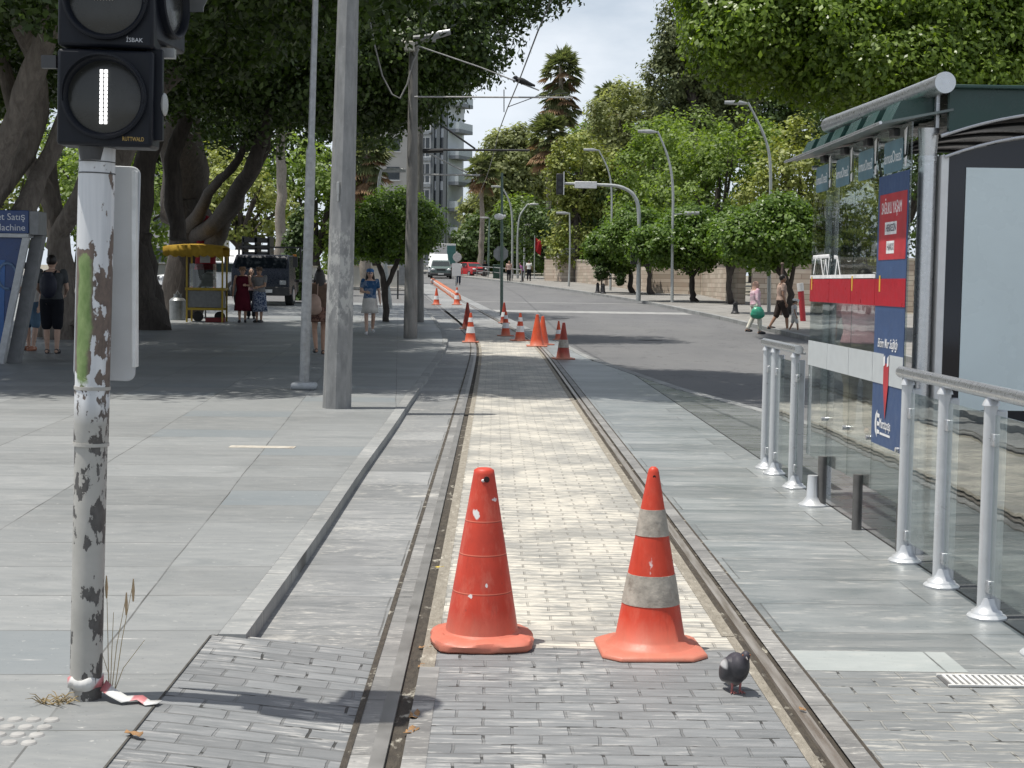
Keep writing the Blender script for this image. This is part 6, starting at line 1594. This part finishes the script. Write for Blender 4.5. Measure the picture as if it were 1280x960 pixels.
# grey board by the catenary pole
q = P(519, 340, 74); o = thing('grey_board', 'grey notice board on two legs behind the catenary poles', 'board', (q.x, q.y, zg(q.y)+.0))
Q_ = lambda x, y: P(x, y, 74)-Vector((q.x, q.y, zg(q.y)))
m = MB(); a, c_ = Q_(499,324), Q_(529,357); m.bx((a.x,-.03,c_.z),(c_.x,.03,a.z)); m.build('panel', mat('mid grey board', (.20,.21,.215), .6), o, bevel=.01)
for x in (501, 526): m = MB(); xx = Q_(x,0).x; m.bx((xx-.04,.035,-.02),(xx+.04,.11,Q_(0,330).z)); m.build('leg', DKMET, o)

# ------------------------------------------------------------------ orange kerb blocks along the track
OB = mat('orange kerb block', (.50,.15,.065), .6, var=.3); 
proto = None; Yb = 74.; i = 0
while Yb < 118:
    x = cx(Yb)+.62+.012*(Yb-74); a = math.atan2(cx(Yb+1.6)-cx(Yb)+.02, 1.6)
    if proto is None:
        o = proto = thing('kerb_block', 'low orange and white block in the line that separates the tram track from the street', 'kerb block', (0,0,0), 0, 'orange kerb blocks beside the track')
        m = MB(); m.add([(-.16,-.7,0),(.16,-.7,0),(.16,.7,0),(-.16,.7,0),(-.10,-.62,.30),(.10,-.62,.30),(.10,.62,.30),(-.10,.62,.30)], [(3,2,1,0),(4,5,6,7),(0,1,5,4),(1,2,6,5),(2,3,7,6),(3,0,4,7)]); m.build('block', OB, o, bevel=.02)
        for yy in (-.42, .42): m = MB(); m.box((0,yy*.8,.17),(.30,.36,.16)); m.build('white_stripe', STRIPEW, o, bevel=.01)
    else: o = copy_thing(proto)
    o.location = (x, Yb, zg(Yb)); o.rotation_euler = (math.atan2(zg(Yb+1)-zg(Yb), 1), 0, -a)
    Yb += 1.9; i += 1
# ------------------------------------------------------------------ bollards, red post, planters on the right
BOL = mat('dark iron bollard', (.035,.035,.038), .5, .3)
def bollard(px, py, hpx, label, off=.06):
    b = G(px, py, off); h = hpx*b.y/F; m = MB()
    m.lathe([(.17,0),(.17,.04),(.13,.07),(.11,h*.3),(.09,h*.72),(.12,h*.76),(.12,h*.80),(.06,h*.84),(.08,h*.92),(.02,h)], 16)
    return tag(m.build('bollard', BOL, None, loc=b), label, 'bollard', 'iron bollards on the right pavement')
bollard(919, 392, 15, 'dark iron bollard on the right pavement, left of the woman in pink')
bollard(747, 366, 13, 'dark iron bollard by the small bare-stemmed shrub, left of a close pair')
bollard(754, 367, 13, 'dark iron bollard by the small bare-stemmed shrub, right of a close pair')
FENC = mat('grey railing', (.25,.25,.25), .5, .3)
b = G(640, 351.5, .06); o = thing('kerb_railing', 'low grey kerb railing running along the far right pavement', 'railing', b)
q = [G(x, y, .06)-b for x, y in ((596,345.5),(610,347),(625,349),(640,351),(652,352.8))]
for v_ in q: m = MB(); m.path([tuple(v_), tuple(v_+Vector((0,0,1.0)))], .045, 8); m.build('post', FENC, o)
m = MB(); m.path([tuple(v_+Vector((0,0,.98))) for v_ in q], .04, 8); m.path([tuple(v_+Vector((0,0,.55))) for v_ in q], .03, 8); m.build('rail', FENC, o)
b = G(1002, 404, -.02); h = 50*b.y/F
o = thing('red_post', 'leaning red post with a white band at the top on the kerb behind the child', 'post', b)
m = MB(); m.path([(.06,0,0),(-.06,0,h*.8)], [.10,.11], 14); m.build('post', mat('red painted post', (.42,.03,.04), .5), o)
m = MB(); m.path([(-.062,0,h*.80),(-.10,0,h)], [.115,.12], 14); m.build('white_band', WHITEP, o)
b = G(976, 394, .06); h = (394-330)*b.y/F
m = MB(); m.path([(0,0,0),(0,0,h)], [.05,.045], 10); m.ball((0,0,h),(.08,.08,.06)); tag(m.build('brown_post', mat('brown post', (.11,.075,.06), .6), None, loc=b), 'slim brown post on the pavement just right of the striding man', 'post')
b = G(752, 366, .06)
tree('small shrub with a bare stem beside a pair of iron bollards', b, [E(752,340,b.y,9,10,.5,b), E(776,348,b.y,6,8,.4,b)], DARKG, name='shrub', cl=(60,.22,26), L=.18, W=.1, seed=77, tr=.05)
b = P(502, 342, 135); b.z = zg(135)+.0
p8 = G(608, 346.5, .05); 
m = MB(); m.bx((-.35,-.35,0),(.35,.35,1.15)); m.bx((-.38,-.38,1.15),(.38,.38,1.25)); m.bx((-.3,-.4,.9),(.3,-.36,1.02))
tag(m.build('litter_bin', mat('dark green bin', (.03,.07,.05), .5), None, loc=G(621,348,.06), bevel=.02), 'dark green bin on the far pavement right of the red hatchback', 'bin')
# manholes in the street
for px_, py_, l in ((812, 425, 'round iron manhole cover in the street right of the cones'), (700, 398, 'small round manhole cover in the street beyond the sign post')):
    b = G(px_, py_, -.07); m = MB(); m.lathe([(.36,-.02),(.36,.004),(.30,.004),(.29,.001),(.02,.002)], 28); tag(m.build('manhole_cover', BOL, None, loc=b+Vector((0,0,.003))), l, 'manhole cover')
# flag
q = P(668, 330, 138); o = thing('red_flag', 'red flag hanging from a pole at the far street corner', 'flag', (q.x, q.y, zg(q.y)))
zt_ = P(668, 297, 138).z-zg(q.y)
m = MB(); m.path([(0,0,0),(0,0,zt_+.2)], .04, 8); m.build('pole', LP, o)
m = MB(); vs=[]; fs=[]
for i in range(7):
    for j in range(9): vs.append((.05+i*.11-.008*j*i*.5, .07*math.sin(i*1.1+j*.3), zt_-j*.15-i*.07))
for i in range(6):
    for j in range(8): a=i*9+j; fs.append((a,a+1,a+10,a+9))
m.add(vs,fs); f_=m.build('cloth', cloth('flag red', (.36,.02,.025)), o); so=f_.modifiers.new('t','SOLIDIFY'); so.thickness=.01

# ------------------------------------------------------------------ walls on the right
def m_wall():
    t = NT('cream stone courses'); g = t.n('NewGeometry'); p = t.xyz(g.outputs['Position'])
    v = t.n('CombineXYZ', {0: t.math('ADD', p[0], t.math('MULTIPLY', p[1], .77)), 1: p[2], 2: 0.}).outputs[0]
    b_ = t.n('TexBrick', {'Vector': v, 'Color1': (.37,.32,.25), 'Color2': (.56,.50,.41), 'Mortar': (.22,.19,.15), 'Scale': 1., 'Mortar Size': .018, 'Mortar Smooth': .3, 'Brick Width': 1.0, 'Row Height': .24}, offset=.5)
    n1 = t.noise(t.pos(), 1.3, 5, .65)
    c = t.mix(t.ramp(n1, .35, .7, 0, .5), b_.outputs['Color'], (.40,.27,.21))
    return t.done(t.pbr(c, .85, normal=t.bump(b_.outputs['Fac'], -.6, .02)))
WALLM = m_wall(); COPE = mat('wall coping', (.46,.42,.35), .8)
def wall(a, c, h, label, t=.35):
    a, c = Vector(a), Vector(c); d = (c-a); n = Vector((-d.y, d.x)).normalized()
    z0 = zg(min(a.y, c.y))-.3; o = thing('stone_wall', label, 'wall', (a.x, a.y, z0), 0, 'cream stone walls on the right')
    def poly(off0, off1, zz0, zz1, nm, mt):
        m = MB(); vs = []; k = max(1, int(d.length/4))
        for i in range(k+1):
            q = a+d*i/k
            for of in (off0, off1):
                e = q+n*of
                for z in (zz0, zz1): vs.append((e.x-a.x, e.y-a.y, (z+zg(q.y) if z > 0 else z0+.0)-z0))
        fs = []
        for i in range(k):
            p_ = i*4; q_ = p_+4
            fs += [(p_,q_,q_+1,p_+1),(p_+2,p_+3,q_+3,q_+2),(p_+1,q_+1,q_+3,p_+3),(p_,p_+2,q_+2,q_)]
        fs += [(0,1,3,2),(k*4,k*4+2,k*4+3,k*4+1)]
        m.add(vs, fs); m.build(nm, mt, o, smooth=False, fix=True)
    poly(0, t, 0, h, 'wall_body', WALLM); poly(-.05, t+.05, h+.002, h+.12, 'coping', COPE)
    return o
wall((30,69.5), (12.2,72.2), 2.25, 'sunlit cream stone wall behind the striding man')
wall((12.0,72.6), (12.55,90), 1.9, 'shaded return of the cream wall running away behind the bollard')
wall((12.45,90.4), (9.9,93), 1.75, 'recessed shaded wall behind the round orange tree left of the bollard')
wall((9.8,93.4), (8.7,112), 1.75, 'long cream wall running along the pavement behind the signal mast')
wall((8.5,112.4), (7.0,126), 1.8, 'cream wall section behind the short straight post, topped by a fence')
wall((6.6,126.5), (4.6,131), 2.0, 'far end block of the cream wall at the street corner')
o = thing('metal_fence', 'pale grey fence panels standing on the far end of the cream wall', 'fence', (5.8, 128, zg(128)+2.1))
m = MB()
for i in range(16):
    t_ = i/15; q = Vector((6.9-2.1*t_, 126.7+4.2*t_, 0)); q = q-Vector((5.8,128,0)); m.path([tuple(q), tuple(q+Vector((0,0,.75)))], .05, 6)
m.path([(1.1,-1.3,.7),(-1.0,2.9,.7)], .05, 6); m.path([(1.1,-1.3,.1),(-1.0,2.9,.1)], .05, 6); m.build('bars', mat('pale fence', (.36,.38,.39), .5), o)

# ------------------------------------------------------------------ buildings
BW = mat('pale blue grey facade', (.60,.64,.67), .8, var=.08, scale=.6); BD = mat('dark pilaster', (.10,.115,.125), .7); BGL = mat('window glass', (.045,.055,.065), .15); BWF = mat('white window frame', (.62,.63,.63), .6); BSL = mat('balcony slab', (.20,.22,.24), .7); BRL = mat('balcony rail glass', (.42,.47,.49), .3)
YT = 205
q0 = P(500, 330, YT); q1 = P(558, 330, YT); zb = zg(YT)
bd = thing('apartment_tower', 'pale apartment tower with dark pilasters and white framed windows beyond the round tree', 'building', (q1.x, YT, zb), rad(-24))
Wb = q1.x-q0.x+6; ztop_ = P(540, 92, YT).z-zb
m = MB(); m.bx((-Wb,0,-1),(0,5,ztop_)); m.build('facade', BW, bd)
m = MB(); m.bx((-Wb-.3,-.3,ztop_+.01),(.4,5.3,ztop_+.5)); m.build('roof_edge', BSL, bd)
X_ = lambda px: P(px, 330, YT).x-q1.x
Z_ = lambda py: P(540, py, YT).z-zb
for px in (538, 546, 555.5): m = MB(); x = X_(px); m.bx((x-.24,-.35,-1),(x+.24,-.003,ztop_)); m.build('pilaster', BD, bd)
pitch = Z_(166)-Z_(199)
zf = Z_(183); 
k_ = -5
while zf+k_*pitch < ztop_-1:
    zc = zf+k_*pitch
    if zc > 1:
        for px0, px1 in ((519,535),(497,512)):
            xa, xb = X_(px0), X_(px1)
            m = MB(); h2 = pitch*.40
            m.bx((xa,-.12,zc-h2),(xb,-.004,zc+h2)); w_ = m.build('window', BWF, bd)
            m = MB(); n_ = 2; ww = (xb-xa-.3)/n_
            for i in range(n_):
                m.bx((xa+.15+i*ww+.08,-.16,zc-h2*.1),(xa+.15+(i+1)*ww-.08,-.121,zc+h2*.88)); m.bx((xa+.15+i*ww+.08,-.16,zc-h2*.85),(xa+.15+(i+1)*ww-.08,-.121,zc-h2*.25))
            m.build('pane', BGL, w_)
            m = MB(); m.bx((xa-.2,-.5,zc-h2-.45),(xb+.2,-.004,zc-h2-.02)); m.build('sill', BSL, w_)
        for px in (542, 550.5):
            x = X_(px); m = MB(); m.bx((x-.34,-.06,zc-pitch*.3),(x+.34,-.004,zc+pitch*.35)); m.build('window', BGL, bd)
        m = MB(); zl = zc-pitch*.45; m.bx((.003,.3,zl),(1.5,4.6,zl+.45)); sl = m.build('balcony', BSL, bd)
        m = MB(); m.bx((1.42,.3,zl+.46),(1.48,4.6,zl+1.35)); m.bx((.01,.3,zl+.46),(1.41,.36,zl+1.35)); m.build('balustrade', BRL, sl)
    k_ += 1
def block(px0, px1, pyt, Y, label, mt):
    a, c_ = P(px0, 330, Y), P(px1, 330, Y); z = P((px0+px1)/2, pyt, Y).z-zg(Y)
    o = thing('apartment_block', label, 'building', (a.x, Y, zg(Y)))
    m = MB(); m.bx((0,0,-1),(c_.x-a.x,12,z)); m.build('facade', mt, o)
    m = MB(); m.bx((-.3,-.3,z+.01),(c_.x-a.x+.3,12.3,z+.4)); m.build('roof_edge', BSL, o)
    nx = max(2, int((c_.x-a.x)/3)); nz = int(z/3.1)
    for i in range(nx):
        for j in range(nz):
            m = MB(); x = (c_.x-a.x)*(i+.5)/nx; m.bx((x-.7,-.06,j*3.1+.9),(x+.7,-.004,j*3.1+2.3)); w_ = m.build('window', BGL, o)
            m = MB(); m.bx((x-.8,-.2,j*3.1+.78),(x+.8,-.004,j*3.1+.89)); m.build('sill', BWF, w_)
block(425, 512, 150, 168, 'pale apartment block mostly hidden behind the round tree and the palm skirt', mat('pale cream facade', (.46,.45,.42), .85, var=.08, scale=.6))
block(95, 260, 180, 150, 'white building glimpsed between the ficus trunks', mat('white facade', (.55,.55,.53), .85, var=.08, scale=.6))
block(728, 830, 158, 232, 'distant pale building whose roof edge shows between the palms and the olive tree', mat('pale cream facade', (.46,.45,.42), .85))
# low white boundary wall at the back of the plaza
for a, c_, l in (((-26,90),(-10.5,90),'white boundary wall at the back of the plaza behind the white car'), ((-9.4,96),(-5.6,96),'white boundary wall behind the woman in the white skirt')):
    o = thing('boundary_wall', l, 'wall', (a[0], a[1], zg(a[1])))
    m = MB(); m.bx((0,0,-.3),(c_[0]-a[0],.3,1.3)); m.build('wall_body', mat('white washed wall', (.58,.57,.54), .85, var=.1, scale=2), o)
    m = MB(); m.bx((-.05,-.05,1.301),(c_[0]-a[0]+.05,.35,1.4)); m.build('coping', COPE, o)

# ------------------------------------------------------------------ sky, sun, render
SUN_EL, SUN_AZ_X, SUN_AZ_Y = 72.5, -.30, -.045        # the light comes from the left and a little from behind the camera
w = bpy.data.worlds.new('World'); SC.world = w; w.use_nodes = True
nt = w.node_tree; nt.nodes.clear()
sky = nt.nodes.new('ShaderNodeTexSky'); sky.sky_type = 'NISHITA'; sky.sun_disc = False
sky.sun_elevation = rad(SUN_EL); az = math.atan2(SUN_AZ_X, SUN_AZ_Y); sky.sun_rotation = az
sky.air_density = 1.0; sky.dust_density = 2.2; sky.ozone_density = 1.0
tc = nt.nodes.new('ShaderNodeTexCoord'); mp = nt.nodes.new('ShaderNodeMapping'); mp.inputs['Scale'].default_value = (1.6, 1.6, 4.2)
nt.links.new(tc.outputs['Generated'], mp.inputs[0])
nz = nt.nodes.new('ShaderNodeTexNoise'); nz.inputs['Scale'].default_value = 2.3; nz.inputs['Detail'].default_value = 7; nz.inputs['Roughness'].default_value = .55
nt.links.new(mp.outputs[0], nz.inputs['Vector'])
mr = nt.nodes.new('ShaderNodeMapRange'); mr.inputs['From Min'].default_value = .42; mr.inputs['From Max'].default_value = .62; mr.inputs['To Min'].default_value = .05; mr.inputs['To Max'].default_value = .9
nt.links.new(nz.outputs['Fac'], mr.inputs[0])
mx = nt.nodes.new('ShaderNodeMix'); mx.data_type = 'RGBA'; nt.links.new(mr.outputs[0], mx.inputs[0]); nt.links.new(sky.outputs[0], mx.inputs[6]); mx.inputs[7].default_value = (9.0, 9.3, 9.7, 1)
bgn = nt.nodes.new('ShaderNodeBackground'); bgn.inputs['Strength'].default_value = .098
sz = nt.nodes.new('ShaderNodeSeparateXYZ'); nt.links.new(tc.outputs['Generated'], sz.inputs[0])
hz = nt.nodes.new('ShaderNodeMapRange'); hz.inputs['From Min'].default_value = .0; hz.inputs['From Max'].default_value = .42; hz.inputs['To Min'].default_value = .7; hz.inputs['To Max'].default_value = 0
nt.links.new(sz.outputs[2], hz.inputs[0])                       # bright summer haze low in the sky
m2 = nt.nodes.new('ShaderNodeMix'); m2.data_type = 'RGBA'; nt.links.new(hz.outputs[0], m2.inputs[0]); nt.links.new(mx.outputs[2], m2.inputs[6]); m2.inputs[7].default_value = (9.0, 10.0, 11.2, 1)
nt.links.new(m2.outputs[2], bgn.inputs[0])
ow = nt.nodes.new('ShaderNodeOutputWorld'); nt.links.new(bgn.outputs[0], ow.inputs[0])
sl = bpy.data.lights.new('sun', 'SUN'); sl.energy = 5.0; sl.angle = rad(.55); sl.color = (1, .955, .88)
so_ = bpy.data.objects.new('sun', sl); COL.objects.link(so_)
d_ = Vector((SUN_AZ_X, SUN_AZ_Y, 0)).normalized()*math.cos(rad(SUN_EL))+Vector((0,0,math.sin(rad(SUN_EL))))
so_.rotation_euler = d_.to_track_quat('Z', 'Y').to_euler()
SC.view_settings.view_transform = 'Standard'; SC.view_settings.look = 'None'; SC.view_settings.exposure = 0.0; SC.view_settings.gamma = 1
SC.view_settings.use_curve_mapping = False
SC.cycles.max_bounces = 7; SC.cycles.diffuse_bounces = 3; SC.cycles.glossy_bounces = 3; SC.cycles.transmission_bounces = 4; SC.cycles.transparent_max_bounces = 12
SC.cycles.use_denoising = True
SC.cycles.caustics_reflective = False; SC.cycles.caustics_refractive = False
